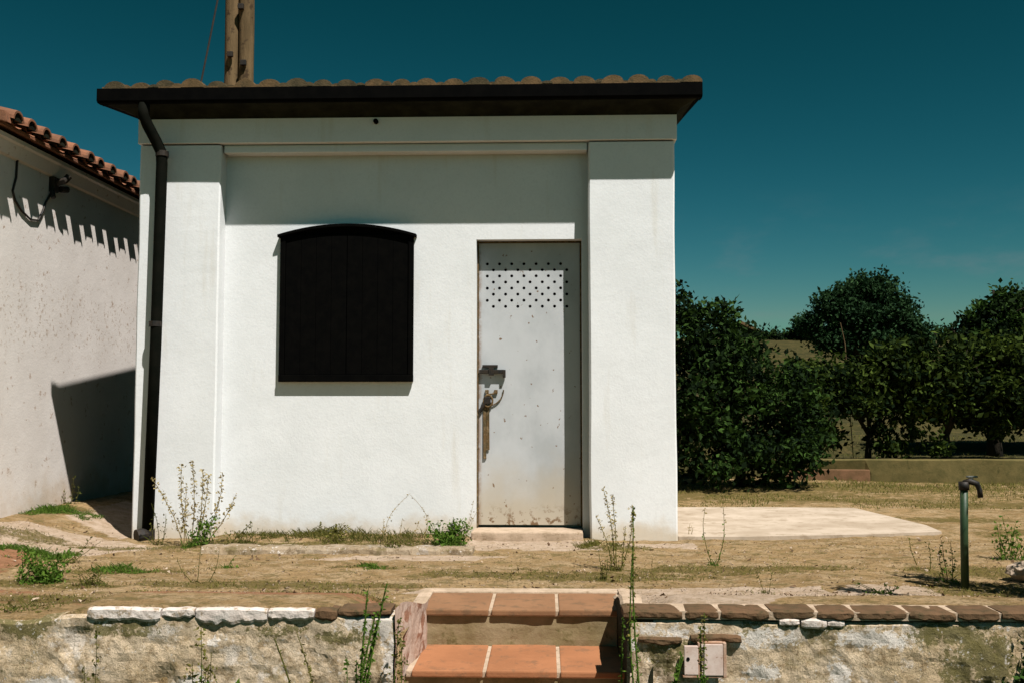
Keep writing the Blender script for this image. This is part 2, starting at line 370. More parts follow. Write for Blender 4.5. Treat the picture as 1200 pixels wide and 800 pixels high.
b.add([(x, y, -.62 + (.02 * nz(x, y, 0, .7) if abs(x) < 12 else 0)) for y in LY for x in LX],
      [(j * 13 + i, j * 13 + i + 1, (j + 1) * 13 + i + 1, (j + 1) * 13 + i) for j in range(len(LY) - 1) for i in range(12)])
tag(b.build("verge", LOWG), kind='structure')
# bleached concrete pad beside the hut
b = MB()
def poly_top(b, poly, z0, z1):
    n = len(poly); c = (sum(p[0] for p in poly) / n, sum(p[1] for p in poly) / n)
    b.prism(poly, 'z', z0, z1)
pad = [(1.00, 7.60), (1.5, 7.62), (2.0, 7.70), (2.55, 7.80), (3.10, 7.98), (3.14, 8.4), (3.05, 9.2), (2.98, 9.80), (2.2, 9.84), (1.00, 9.80)]
poly_top(b, pad, -.06, .022)
tag(b.build("pavement", PADC), kind='structure')

# ------------------------------------------------------------------ white hut
hut = empty("white_hut", (-1.08, 9.0, 0), "small whitewashed utility hut with a black shuttered window, grey metal door and tiled roof", "hut")
X0, X1, YP, YW, YF, YB = -3.15, .99, 7.55, 7.695, 7.53, 10.6
DX0, DX1, DZ0, DZ1 = -.533, .288, .07, 2.294
# main wall: front sheet with a door opening; back and sides behind the pilasters
b = MB()
b.box(-2.52, DX0, YW, YW + .22, -.1, 3.03)
b.box(DX1, .345, YW, YW + .22, -.1, 3.03)
b.box(DX0, DX1, YW, YW + .22, DZ1, 3.03)
b.box(DX0 - .1, DX1 + .1, YW + .222, YW + .3, -.1, 2.5)
b.build("wall", WHITE, hut)
b = MB()
b.box(.349, X1 - .004, YW + .222, YB, -.1, 3.03); b.build("side_wall", WHITE, hut)
b = MB(); b.box(X0 + .004, -2.524, YW + .222, YB, -.1, 3.03)
b.box(-2.52, .345, YB - .2, YB - .003, -.1, 3.03)
b.prism([(YF + .02, 3.2265), (YB, 3.2265), (YB, 3.64)], 'x', X0 + .006, X1 - .006)
b.build("side_wall", m_simple("bounce_cut_side_cement", (.10, .09, .07), (.07, .062, .045), 3, .95, .4, .01), hut)  # unseen side, colour made dark to cut bounced light in the gap
def pilaster(x0, x1):
    """a hand-plastered pier: slightly wavy faces and soft arrises"""
    b = MB(); n = 28; r = .012
    prof = [(x0, YW + .22), (x0, YP + r), (x0 + r, YP), ((x0 + x1) / 2, YP), (x1 - r, YP), (x1, YP + r), (x1, YW + .22)]
    vs = []; fs = []
    for j in range(n + 1):
        z = -.1 + 3.12 * j / n
        for k, (x, y) in enumerate(prof):
            e = .006 * nz(x, y, z * 1.3, 1.5)
            vs.append((x + e, y + (.004 * nz(x, y + 3, z, 2.0) if 0 < k < 6 else 0), z))
    m = len(prof)
    for j in range(n):
        for k in range(m - 1): fs.append((j * m + k, j * m + k + 1, (j + 1) * m + k + 1, (j + 1) * m + k))
    b.add(vs, fs); return b.build("pilaster", WHITE, hut)
pilaster(X0, -2.515); pilaster(.337, X1)
# frieze with a small bead below
b = MB()
b.box(X0 - .012, X1 + .022, YF, YB + .01, 3.032, 3.226, .004)
b.build("frieze", WHITE, hut)
b = MB()
b.box(-2.50, .33, YP + .03, YW - .002, 2.965, 3.028, .008)
b.build("lintel_moulding", WHITE, hut)
# cove cornice: stacked rings whose overhang follows a quarter hollow
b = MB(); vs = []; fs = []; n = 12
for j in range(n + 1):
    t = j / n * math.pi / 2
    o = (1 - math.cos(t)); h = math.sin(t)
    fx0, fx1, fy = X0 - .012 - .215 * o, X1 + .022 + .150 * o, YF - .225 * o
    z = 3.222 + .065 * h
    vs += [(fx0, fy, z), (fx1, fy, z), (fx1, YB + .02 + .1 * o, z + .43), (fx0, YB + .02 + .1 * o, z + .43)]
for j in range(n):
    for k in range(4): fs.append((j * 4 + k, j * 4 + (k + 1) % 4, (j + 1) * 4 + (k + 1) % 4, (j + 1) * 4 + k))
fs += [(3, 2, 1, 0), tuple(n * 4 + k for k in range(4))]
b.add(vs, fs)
b.build("cornice", EAVE_DARK, hut)  # deep shade under the eave is painted in as a dark colour
# eaves gutter: a square black channel along the front, with its board along the sides
b = MB()
b.prism([(7.285, 3.392), (7.285, 3.30), (7.30, 3.286), (7.36, 3.286), (7.36, 3.392)], 'x', -3.385, 1.172)
b.box(-3.383, 1.170, 7.362, 7.40, 3.290, 3.385)
b.build("gutter", BLACK, hut)
b = MB()
b.prism([(7.40, 3.289), (10.7, 3.734), (10.7, 3.829), (7.40, 3.384)], 'x', -3.372, 1.158)
b.build("roof_deck", BLACK, hut)
# roof: 23 rows of half-round tiles, fall towards the front
b = MB(); pitch = 4.52 / 22.6
def half_tile(b, cx, r0, r1, y0, y1, z0, z1, n=9, wob=0, mi=0, sq=.74):
    vs = []
    for (y, z, r) in ((y0, z0, r0), (y1, z1, r1)):
        for k in range(n + 1):
            a = math.pi * k / n; vs.append((cx - r * math.cos(a) + wob * math.sin(a), y, z + r * sq * math.sin(a)))
    m = n + 1
    fs = [(k, k + 1, m + k + 1, m + k) for k in range(n)] + [tuple(range(n, -1, -1)), tuple(range(m, 2 * m)), (0, m, 2 * m - 1, n)]
    b.add(vs, fs, mi)
for i in range(23):
    cx = -3.36 + .085 + i * (4.55 - .17) / 22 + random.uniform(-.006, .006)
    for j in range(8):
        y0 = 7.325 + j * .42 + random.uniform(-.012, .012); z0 = 3.394 + (y0 - 7.325) * .135
        half_tile(b, cx + random.uniform(-.008, .008), .082 + random.uniform(-.010, .008), .07, y0, y0 + .46, z0 + .010 + random.uniform(-.004, .006), z0 + .060, wob=random.uniform(-.014, .014), mi=1 if random.random() < .3 else 0, sq=random.uniform(.62, .80))
b.prism([(7.33, 3.386), (7.33, 3.418), (10.7, 3.873), (10.7, 3.830)], 'x', -3.365, 1.150)
for i in range(22):   # mortar lumps between the tile ends
    cx = -3.36 + .085 + (i + .5) * (4.55 - .17) / 22
    half_tile(b, cx + random.uniform(-.01, .01), random.uniform(.03, .05), .03, 7.327 + random.uniform(0, .012), 7.45, 3.412, 3.42, n=5, wob=random.uniform(-.01, .01), mi=random.choice((0, 1)), sq=random.uniform(.35, .7))
b.build("roof_tiles", [TILE, TILED], hut, smooth=False)
# downpipe
b = MB()
b.tube([(-3.04, 7.33, 3.29), (-3.04, 7.335, 3.20), (-3.02, 7.36, 3.13), (-2.975, 7.42, 3.02), (-2.945, 7.452, 2.94), (-2.94, 7.455, 2.86), (-2.955, 7.455, 1.5), (-2.985, 7.455, .03)], .042, 16)
dp = b.build("downpipe", PIPE, hut, smooth=True)
for z in (2.93, 1.62):
    b = MB(); x = -2.94 - .016 * (2.9 - z); b.tube([(x, 7.455, z - .02), (x, 7.455, z + .02)], .049, 16); b.box(x - .012, x + .012, 7.49, 7.552, z - .012, z + .012)
    b.build("bracket", IRON, dp)
b = MB()
b.tube([(-2.985, 7.455, .0), (-2.985, 7.455, .075)], .053, 16); b.tube([(-2.985, 7.455, .04), (-3.01, 7.41, .038), (-3.04, 7.38, .034)], [.05, .052, .052], 14)
b.build("outlet_shoe", IRON, dp)
# shutter
wx0, wx1, wz0, wz1, rise = -2.062, -1.022, 1.192, 2.335, .075
def arch(x0, x1, z, h, n=16): return [(x0 + (x1 - x0) * i / n, z + h * (1 - (2 * i / n - 1) ** 2)) for i in range(n + 1)]
b = MB()
b.prism([(wx0, wz0), (wx1, wz0)] + arch(wx0, wx1, wz1, rise)[::-1], 'y', YW - .018, YW + .01)
b.box(wx0 - .004, wx1 + .004, YW - .052, YW - .018, wz0 - .004, wz0 + .05, .004)
for x in (wx0 - .003, wx1 - .037): b.box(x, x + .04, YW - .046, YW - .018, wz0 + .051, wz1 - .005, .003)
win = b.build("window", BLACK, hut)
def leaf(x0, x1):
    b = MB()
    n = 4; bw = (x1 - x0) / n
    for k in range(n): b.box(x0 + k * bw + .001, x0 + (k + 1) * bw - .001, YW - .036, YW - .019, wz0 + .052, wz1 - .006, .002)
    return b.build("shutter_leaf", BLACK, win)
xm = (wx0 + wx1) / 2
leaf(wx0 + .04, xm - .002); leaf(xm + .002, wx1 - .04)
b = MB()
top = arch(wx0 - .022, wx1 + .022, wz1 - .004, rise + .008); bot = arch(wx0 - .022, wx1 + .022, wz1 - .024, rise + .006)
b.prism(bot + top[::-1], 'y', YW - .068, YW + .004)
b.build("drip_cap", BLACK, win)
# door: steel sheet with real punched holes
dyf = YW + .108
b = MB()
cell = .0482; hx0, hz1 = -.478, 2.141; nc, nr = 14, 8
hx1, hz0 = hx0 + nc * cell, hz1 - nr * cell
def q(x0, x1, z0, z1): b.add([(x0, dyf, z0), (x1, dyf, z0), (x1, dyf, z1), (x0, dyf, z1)], [(0, 1, 2, 3)])
ex0, ex1, ez0, ez1 = DX0 + .014, DX1 - .014, DZ0 + .012, DZ1 - .014
q(ex0, hx0, ez0, ez1); q(hx1, ex1, ez0, ez1); q(hx0, hx1, ez0, hz0); q(hx0, hx1, hz1, ez1)
for r in range(nr):
    for c in range(nc):
        x0 = hx0 + c * cell; x1 = x0 + cell; z1 = hz1 - r * cell; z0 = z1 - cell
        if (r + c) % 2: q(x0, x1, z0, z1); continue
        cx, cz, rad = (x0 + x1) / 2, (z0 + z1) / 2, .0125
        sq = [(x0, z0), (cx, z0), (x1, z0), (x1, cz), (x1, z1), (cx, z1), (x0, z1), (x0, cz)]
        ci = [(cx + rad * math.cos(math.pi * (k * .25 - .75)), cz + rad * math.sin(math.pi * (k * .25 - .75))) for k in range(8)]
        vs = [(x, dyf, z) for x, z in sq] + [(x, dyf, z) for x, z in ci] + [(x, dyf + .012, z) for x, z in ci]
        b.add(vs, [(k, (k + 1) % 8, 8 + (k + 1) % 8, 8 + k) for k in range(8)] + [(8 + k, 8 + (k + 1) % 8, 16 + (k + 1) % 8, 16 + k) for k in range(8)])
for bx in ((ex0, ex0 + .03, dyf + .001, dyf + .03, ez0, ez1), (ex1 - .03, ex1, dyf + .001, dyf + .03, ez0, ez1)): b.box(*bx)
door = b.build("door", DOOR, hut, recalc=False)
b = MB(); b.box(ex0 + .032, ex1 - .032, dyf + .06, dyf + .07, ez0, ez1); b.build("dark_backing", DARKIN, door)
b = MB()
for bx in ((DX0 + .001, DX0 + .012, dyf - .025, dyf + .04, DZ0, DZ1 - .001), (DX1 - .012, DX1 - .001, dyf - .02, dyf + .04, DZ0, DZ1 - .001), (DX0 + .0125, DX1 - .0125, dyf - .02, dyf + .04, DZ1 - .012, DZ1 - .001)): b.box(*bx)
b.build("frame", RUST, door)
b = MB()   # sliding bolt with a bent end and its guide
b.box(-.515, -.315, dyf - .040, dyf - .010, 1.255, 1.285, .004); b.box(-.33, -.308, dyf - .042, dyf - .008, 1.222, 1.284, .004)
b.box(-.49, -.37, dyf - .026, dyf - .001, 1.300, 1.322, .003); b.box(-.44, -.40, dyf - .046, dyf - .001, 1.240, 1.300, .003)
b.build("bolt", IRON, door)
b = MB()   # hasp, ring and padlock
b.tube([(-.46, dyf - .012, 1.09), (-.41, dyf - .012, 1.095), (-.375, dyf - .012, 1.12)], .007, 8)
for x in (-.455, -.385): b.box(x - .014, x + .014, dyf - .018, dyf - .001, 1.098, 1.128, .004)
b.tube([(-.335 + .0 + .13 * math.cos(a) - .12, dyf - .010, 1.13 + .13 * math.sin(a)) for a in [R(-100 + 11 * k) for k in range(10)]], .005, 6)
b.tube([(-.445 + .035 * math.cos(R(24 * k)), dyf - .022, 1.04 + .045 * math.sin(R(24 * k))) for k in range(16)], .008, 8)
b.build("hasp", RUST, door)
b = MB()
b.box(-.478, -.425, dyf - .034, dyf - .006, 1.015, 1.075, .006); b.tube([(-.47, dyf - .02, 1.02), (-.50, dyf - .02, .975), (-.515, dyf - .02, .955)], .014, 8)
b.build("padlock", IRON, door)
b = MB(); b.box(-.483, -.462, dyf - .012, dyf - .004, .59, 1.01, .002, jit=.004); b.box(-.458, -.436, dyf - .014, dyf - .006, .66, 1.0, .002, jit=.004)
b.build("strap", RUST, door)
# door sill
b = MB(); b.box(DX0 - .02, DX1 - .005, 7.50, YW + .16, -.08, .064, .012, jit=.006); b.build("sill", MORTAR, hut)
# vent spout under the cornice
b = MB(); b.tube([(-1.30, 7.50, 3.186), (-1.30, 7.56, 3.186)], .019, 12); b.build("vent_spout", BLACK, hut)

KERBM = m_render("weedy_kerb_cement", .62)
# low kerb along the hut's base, with soil behind
b = MB(); vs = []; fs = []
prof = [(6.98, .0), (6.965, .038), (6.80, .044), (6.782, .026), (6.765, -.03)]
n = 60
for i in range(n + 1):
    x = -2.35 + 1.86 * i / n
    for (y, z) in prof: vs.append((x, y + .022 * nz(x, z, 2, 5) + .012 * nz(x, z, 6, 17), z + .012 * nz(x, y, 5, 7) + .008 * nz(x, y, 8, 19)))
for i in range(n):
    for k in range(4): fs.append((i * 5 + k, i * 5 + k + 1, i * 5 + k + 6, i * 5 + k + 5))
fs += [tuple(range(5)), tuple(n * 5 + k for k in range(4, -1, -1))]
b.add(vs, fs); tag(b.build("kerb", KERBM), "low crumbling cement kerb along the foot of the hut's front wall", "kerb")

# ------------------------------------------------------------------ left house
XW = -4.18
house = empty("cream_house", (-7, 10.5, 0), "cream plastered house on the left with terracotta eaves tiles over its side wall", "house")
b = MB(); vs = []; fs = []
b.box(-10, XW, 7.25, 14.5, -.1, 3.04)
b.prism([(-10, 3.041), (XW, 3.041), (XW - .02, 3.06), (-7.1, 4.0)], 'y', 7.25, 14.5)
b.build("wall", OLDPL, house)
b = MB()
b.prism([(XW, 2.93), (XW + .03, 2.94), (XW + .06, 3.03), (XW + .08, 3.045), (XW + .08, 3.075), (XW, 3.075)], 'y', 7.22, 14.5)
b.build("cornice", OLDPL, house)
sl = .30; XE = -3.94
b = MB()
b.prism([(XE - .085, 3.088), (-7.1, 3.09 + sl * 3.0), (-7.1, 3.115 + sl * 3.0), (XE - .085, 3.112)], 'y', 7.12, 14.5)
b.build("roof_deck", TILE2, house)
b = MB()
def half_tile_x(b, cy, r0, r1, x0, x1, z0, z1, n=9, th=.016, plug=False):
    vs = []
    for (x, z, r) in ((x0, z0, r0), (x1, z1, r1)):
        for k in range(n + 1):
            a = math.pi * k / n; vs.append((x, cy - r * math.cos(a), z + r * math.sin(a)))
        for k in range(n + 1):
            a = math.pi * k / n; vs.append((x, cy - (r - th) * math.cos(a), z + (r - th) * math.sin(a)))
    m = n + 1; M = 2 * m; fs = []
    for k in range(n):
        fs += [(k, k + 1, M + k + 1, M + k), (m + k, M + m + k, M + m + k + 1, m + k + 1), (k, m + k, m + k + 1, k + 1)]
    b.add(vs, fs)
    if plug: b.add([(x0 - .012, cy - (r0 - .004) * math.cos(math.pi * k / n), z0 + (r0 - .004) * math.sin(math.pi * k / n)) for k in range(n + 1)] + [(x0 - .10, cy - (r0 - .02) * math.cos(math.pi * k / n), z0 + (r0 - .02) * math.sin(math.pi * k / n)) for k in range(n + 1)], [tuple(range(n + 1))] + [(k, k + 1, n + 2 + k, n + 1 + k) for k in range(n)], 1)
def pan_tile_x(b, cy, r, x0, x1, z0, z1, n=7):
    vs = []
    for (x, z) in ((x0, z0), (x1, z1)):
        for k in range(n + 1):
            a = math.pi + math.pi * k / n; vs.append((x, cy + r * math.cos(a), z + r * .55 * math.sin(a)))
    m = n + 1
    b.add(vs, [(k, k + 1, m + k + 1, m + k) for k in range(n)])
k = 0; y = 7.20
while y < 14.4:
    for j in range(7):
        x0 = XE - j * .42 + random.uniform(-.015, .015)
        z0 = 3.125 + (XE - x0) * sl
        half_tile_x(b, y, .078, .068, x0, x0 - .47, z0, z0 + .47 * sl - .015, plug=(j == 0))
        pan_tile_x(b, y + .12, .078, x0 - (.075 if j == 0 else -.035), x0 - .44, z0 + .022, z0 + .03 + .44 * sl)
    y += .24
b.build("roof_tiles", [TILE2, EAVE_DARK], house)
b = MB()
b.prism([(XE + .0, 3.08), (XE - .02, 3.16), (-7.1, 3.16 + sl * 3.13), (-7.1, 3.07 + sl * 3.13)], 'y', 7.06, 7.115)
b.build("verge_board", TILE2, house)
# old wall bracket with its loop of cable
b = MB()
b.box(XW - .005, XW + .05, 8.16, 8.24, 2.80, 2.93, .01); b.tube([(XW + .03, 8.2, 2.88), (XW + .12, 8.2, 2.90), (XW + .14, 8.22, 2.94)], .03, 8)
b.tube([(XW + .05, 8.26, 2.84), (XW + .08, 8.33, 2.85)], .028, 8); b.tube([(XW + .04, 8.14, 2.80), (XW + .06, 8.13, 2.74)], .022, 8)
br = b.build("wall_bracket", IRON, house)
b = MB()
pts = [(7.66, 3.00), (7.63, 2.92), (7.625, 2.80), (7.58, 2.68), (7.62, 2.61), (7.72, 2.55), (7.86, 2.505), (7.98, 2.52), (8.05, 2.61), (8.10, 2.70), (8.19, 2.80)]
b.tube([(XW + .012, y, z) for y, z in pts], .009, 6); b.build("cable", IRON, br)

# ------------------------------------------------------------------ poles behind
pole = empty("utility_pole", (-3.53, 11.2, 0), "twin weathered timber poles standing behind the hut roof", "utility pole")
def post(x, y, lean):
    b = MB(); pts = []; rr = []
    for i in range(26):
        z = -.3 + 8.0 * i / 25; pts.append((x + lean * z + .01 * nz(x, z, 0, .9), y + .01 * nz(x, z, 4, .8), z)); rr.append(.098 - .0022 * z + .004 * nz(x, z, 8, 3))
    b.tube(pts, rr, 18); return b.build("pole", WOOD, pole, smooth=True)
post(-3.63, 11.2, .002); post(-3.455, 11.18, .001)
for (x, z) in ((-3.615, 5.02), (-3.50, 5.58), (-3.46, 4.92)):
    b = MB(); b.tube([(x, 11.13, z), (x, 11.065, z + .005)], .028, 8); b.box(x - .02, x + .045, 11.05, 11.09, z - .03, z + .03, .004)
    b.build("bolt", IRON, pole)
b = MB(); b.tube([(-3.57, 11.08, 6.75), (-3.77, 10.8, 4.97), (-3.97, 10.5, 3.20)], .011, 6)
tag(b.build("cable", IRON), "thin dark cable slanting down beside the timber poles", "wire")

# ------------------------------------------------------------------ retaining walls
def rough_wall(x0, x1, mat, label, tops, end_wob=.012):
    """crumbling rendered garden wall: swept profile with a noise-worn surface; tops(x) gives its height"""
    root = empty("retaining_wall", ((x0 + x1) / 2, 4.6, -.62), label, "wall")
    b = MB(); vs = []; fs = []
    xa, xb = max(x0, -3.4), min(x1, 3.2)
    cols = []
    if x0 < xa: cols += seg(x0, xa, 16)
    cols += seg(xa, xb, int((xb - xa) / .018)) + [xb]
    if x1 > xb: cols += seg(xb, x1, 16)[1:] + [x1]
    fz = [.0, -.012, -.03] + [-.03 - .67 * i / 36 for i in range(1, 37)]
    m = 4 + len(fz)
    for x in cols:
        t = tops(x)
        row = [(4.70, -.3), (4.70, t - .012), (4.62, t), (4.54, t)] + [(4.49 if d < -.005 else 4.505, t + d) for d in fz]
        for k, (y, z) in enumerate(row):
            a = .5 if k < 3 else 1
            d = .016 * nz(x, z, 0, 3) + .012 * nz(x, z, 4, 9) + .007 * nz(x, z, 9, 24)
            pit = max(0, nz(x, z, 20, 5) - .28) * .09
            a *= .45 + .55 * sm(t - z, .0, .12)
            vs.append((x + .006 * nz(x, z, 6, 11), y + a * (d + (pit if k > 3 else 0)), z + a * .010 * nz(x, y, 3, 7)))
    for i in range(len(cols) - 1):
        for k in range(m - 1): fs.append((i * m + k, (i + 1) * m + k, (i + 1) * m + k + 1, i * m + k + 1))
    fs += [tuple(range(m)), tuple((len(cols) - 1) * m + k for k in range(m - 1, -1, -1))]
    b.add(vs, fs); o = b.build("wall", mat, root)
    at = o.data.color_attributes.new('mask', 'FLOAT_COLOR', 'POINT'); buf = []
    for (x, y, z) in vs:
        lime = max([blob(x, z, *q) for q in LIME]); dark = max([blob(x, z, *q) for q in WDARK]); buf += (lime, dark, 0, 1)
    at.data.foreach_set('color', buf)
    return root
LIME = [(-.88, .035, .05, .04), (-.80, .02, .06, .06), (-.72, .02, .06, .10), (-.695, -.11, .05, .17), (-.70, -.25, .06, .10), (-1.6, -.25, .12, .08), (-1.5, -.05, .06, .03), (-2.2, -.25, .2, .08),
        (.46, .02, .10, .045), (.69, .02, .07, .03), (.57, .00, .10, .03), (.39, -.05, .03, .05), (.72, -.19, .09, .03), (1.0, -.02, .18, .07), (1.30, -.18, .08, .09), (.95, -.16, .12, .05), (1.45, -.02, .25, .05), (.86, -.03, .06, .04)]
WDARK = [(-2.35, .02, .25, .09), (-1.9, .0, .3, .05), (-.9, -.02, .2, .05), (-1.2, .0, .2, .04), (.55, -.10, .16, .10), (.92, .02, .10, .06), (1.75, .0, .3, .07), (1.9, -.15, .25, .25), (1.2, .03, .3, .03), (-.66, -.08, .02, .2), (2.3, -.2, .4, .4)]
lw = rough_wall(-14, -.675, RENDER, "crumbling sand coloured garden wall left of the tiled steps", lambda x: .062 + .012 * nz(x, 0, 0, 1.2) - .03 * (1 - sm(x, -2.4, -2.1)))
rw = rough_wall(.372, 14, RENDER, "crumbling brick capped garden wall right of the tiled steps", lambda x: .052 + .008 * nz(x, 0, 0, 1.2))
def chunk(b, x0, x1, y0, y1, ztop, hb, wob=.02, n=None):
    """a lump of broken render or a worn brick: flat-ish top, ragged lower edge and face"""
    n = n or max(8, int((x1 - x0) / .010)); vs = []; fs = []; k0 = random.uniform(0, 50)
    for i in range(n + 1):
        x = x0 + (x1 - x0) * i / n; e = min(1, min(i, n - i) / 2)
        h = hb * (.8 + .2 * e) * (1 + .28 * nz(x, k0, 2, 7) + .22 * nz(x, k0, 5, 19) + .14 * nz(x, k0, 5, 45)); t = ztop + .004 * nz(x, k0, 1, 6) + .003 * nz(x, k0, 1, 25) - .004 * (1 - e)
        yy = y0 + wob * (.3 * nz(x, k0, 1, 9) + .25 * nz(x, k0, 3, 26)) + .006 * (1 - e)
        for q, (y, z) in enumerate(((y1, t - h), (y1, t), (yy + .010, t), (yy, t - .008), (yy + .004 * nz(x, k0, 9, 30), t - h * .45), (yy + .004 * nz(x, k0, 4, 30), t - h * .8), (yy + .006, t - h))): vs.append((x + .003 * nz(z, x, k0, 40), y, z))
    for i in range(n):
        for k in range(7): fs.append((i * 7 + k, i * 7 + (k + 1) % 7, (i + 1) * 7 + (k + 1) % 7, (i + 1) * 7 + k))
    fs += [tuple(range(6, -1, -1)), tuple(n * 7 + k for k in range(7))]
    b.add(vs, fs)
for (x0, x1, zt, h) in ((-2.06, -1.73, .098, .046), (-1.722, -1.575, .099, .036), (-1.57, -1.245, .100, .052), (-1.24, -1.035, .101, .042)):
    b = MB(); chunk(b, x0, x1, 4.478, 4.512, zt - .006, h * 1.15, .012); b.build("coping_edge", CHALK, lw)
b = MB(); chunk(b, -1.03, -.93, 4.478, 4.58, .092, .05); chunk(b, -.925, -.69, 4.480, 4.62, .096, .028, .02); b.build("coping_brick", BRICKD, lw)
b = MB()   # reveal beside the steps: smeared mortar over brick
vs = []; fs = []
for i in range(15):
    y = 4.475 + .66 * i / 14
    for j in range(15):
        z = -.60 + (.695 - .085 * sm(y, 4.6, 5.1)) * j / 14
        vs.append((-.668 + .065 * sm(y, 4.5, 5.1) + .010 * nz(y, z, 1, 9) + .006 * nz(y, z, 1, 25), y, z))
for i in range(14):
    for j in range(14): fs.append((i * 15 + j, (i + 1) * 15 + j, (i + 1) * 15 + j + 1, i * 15 + j + 1))
b.add(vs, fs)
b.build("reveal", m_simple("limewashed_brick", (.56, .42, .34), (.46, .30, .22), 6, .95, .6, .02, stretch=(1, 1, .4), spots=(9, .50, .60, (.28, .12, .065), .9)), lw)
x = .345
for i, wd in enumerate((.27, .16, .22, .20, .17, .23, .21, .19, .22, .24, .2, .22)):
    b = MB(); chunk(b, x, x + wd - .012, 4.478 + random.uniform(-.006, .006), 4.625, .101 + random.uniform(-.004, .003), .036, .012); b.build("coping_brick", BRICKD, rw)
    x += wd
b = MB(); b.prism([(4.487, .06), (4.64, .06), (4.64, .097), (4.487, .094)], 'x', .38, x - .02); b.build("coping_mortar", MORTAR, rw)
for (x0, x1, zt, h) in ((1.03, 1.115, .066, .036), (1.125, 1.235, .064, .036), (1.24, 1.31, .060, .03)):
    b = MB(); chunk(b, x0, x1, 4.476, 4.56, zt + .004, h, .010); b.build("limewashed_brick", CHALK, rw)
b = MB(); chunk(b, .64, .86, 4.462, 4.56, -.002, .032, .02); chunk(b, .41, .60, 4.466, 4.56, -.012, .03, .02); b.build("brick_course", BRICKD, rw)
# small metal inspection door set in the right wall
plate = empty("inspection_cover", (.693, 4.46, -.10), "small rust edged white metal inspection cover set in the right garden wall", "cover")
b = MB(); b.box(.604, .664, 4.438, 4.452, -.160, -.040, .003); b.build("panel", PLATE, plate)
b = MB(); b.box(.674, .772, 4.436, 4.450, -.162, -.032, .003); b.build("panel", PLATE, plate)
b = MB()
for bx in ((.664, .674, 4.442, 4.47, -.162, -.028), (.772, .786, 4.434, 4.47, -.170, -.026), (.598, .786, 4.440, 4.47, -.172, -.1625), (.675, .7715, 4.440, 4.47, -.0315, -.024)): b.box(*bx, .002)
b.build("frame", m_simple("rusted_cover_frame", (.36, .19, .11), (.50, .34, .25), 20, .9, .4, .004), plate)
b = MB(); b.tube([(.620, 4.436, -.094), (.620, 4.445, -.094)], .008, 10); b.build("keyhole", DARKIN, plate)

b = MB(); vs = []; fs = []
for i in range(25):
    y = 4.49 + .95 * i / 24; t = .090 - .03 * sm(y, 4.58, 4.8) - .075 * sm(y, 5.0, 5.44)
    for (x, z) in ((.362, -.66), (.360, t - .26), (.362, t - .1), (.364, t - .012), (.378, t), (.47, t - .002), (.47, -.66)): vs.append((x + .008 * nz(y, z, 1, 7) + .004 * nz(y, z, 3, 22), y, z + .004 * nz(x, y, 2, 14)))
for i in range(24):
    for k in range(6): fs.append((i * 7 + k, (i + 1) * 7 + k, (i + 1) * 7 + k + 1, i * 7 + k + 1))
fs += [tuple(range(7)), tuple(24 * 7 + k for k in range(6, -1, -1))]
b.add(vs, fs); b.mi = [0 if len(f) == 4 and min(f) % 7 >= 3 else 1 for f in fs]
b.build("reveal", [MORTAR, CHEEK_SHADE], rw, recalc=True)  # pale mortar on top; side face painted near black as shade
# the walls stand a little nearer and prouder than first laid out
for root in (lw, rw, plate):
    for o in root.children:
        for v in o.data.vertices: v.co.x *= .966; v.co.y -= .15; v.co.z += .033

# ------------------------------------------------------------------ steps
steps = empty("tiled_steps", (-.11, 4.9, -.62), "short flight of terracotta tiled steps between the two garden walls", "steps")
def tread(xs_, yf, yb, z, mat):
    b = MB()
    for i in range(3):
        x0, x1 = xs_[i], xs_[i + 1]
        b.box(x0 + .008, x1 - .008, yf + random.uniform(-.004, .004), yb, z - .030, z + random.uniform(-.002, .002), .007)
    t = b.build("tread", mat, steps)
    b = MB(); b.box(xs_[0] - .02, xs_[3] + .03, yf + .014, yb + .02, z - .034, z - .006, .004); b.build("grout", MORTAR, t)
tread((-.612, -.272, .058, .385), 4.955, 5.395, .004, m_simple("sun_browned_step_tile", (.265, .135, .066), (.22, .11, .053), 3.5, .88, .35, .006, spots=(12, .50, .66, (.14, .085, .045), .75), detail=9))
tread((-.603, -.272, .058, .385), 4.490, 5.012, -.170, BRICK)
tread((-.60, -.27, .058, .385), 4.03, 4.55, -.345, BRICK)
def riser(y, z0, z1):
    b = MB(); n = 30; vs = []; fs = []
    for i in range(n + 1):
        x = -.64 + 1.05 * i / n
        for j in range(7): z = z0 + (z1 - z0) * j / 6; vs.append((x, y + .007 * nz(x, z, 1, 6) + .004 * nz(x, z, 3, 18), z))
    for i in range(n):
        for j in range(6): fs.append((i * 7 + j, (i + 1) * 7 + j, (i + 1) * 7 + j + 1, i * 7 + j + 1))
    b.add(vs, fs); b.build("riser", RISER, steps)
riser(4.974, -.2, -.030); riser(4.512, -.37, -.20); riser(4.052, -.63, -.375)
b = MB()
chunk(b, -.67, -.60, 4.93, 5.46, .014, .06); chunk(b, .388, .44, 4.98, 5.46, .022, .05); b.box(-.66, .45, 5.41, 5.50, -.1, .012, .006, jit=.003)
b.build("mortar", MORTAR, steps)

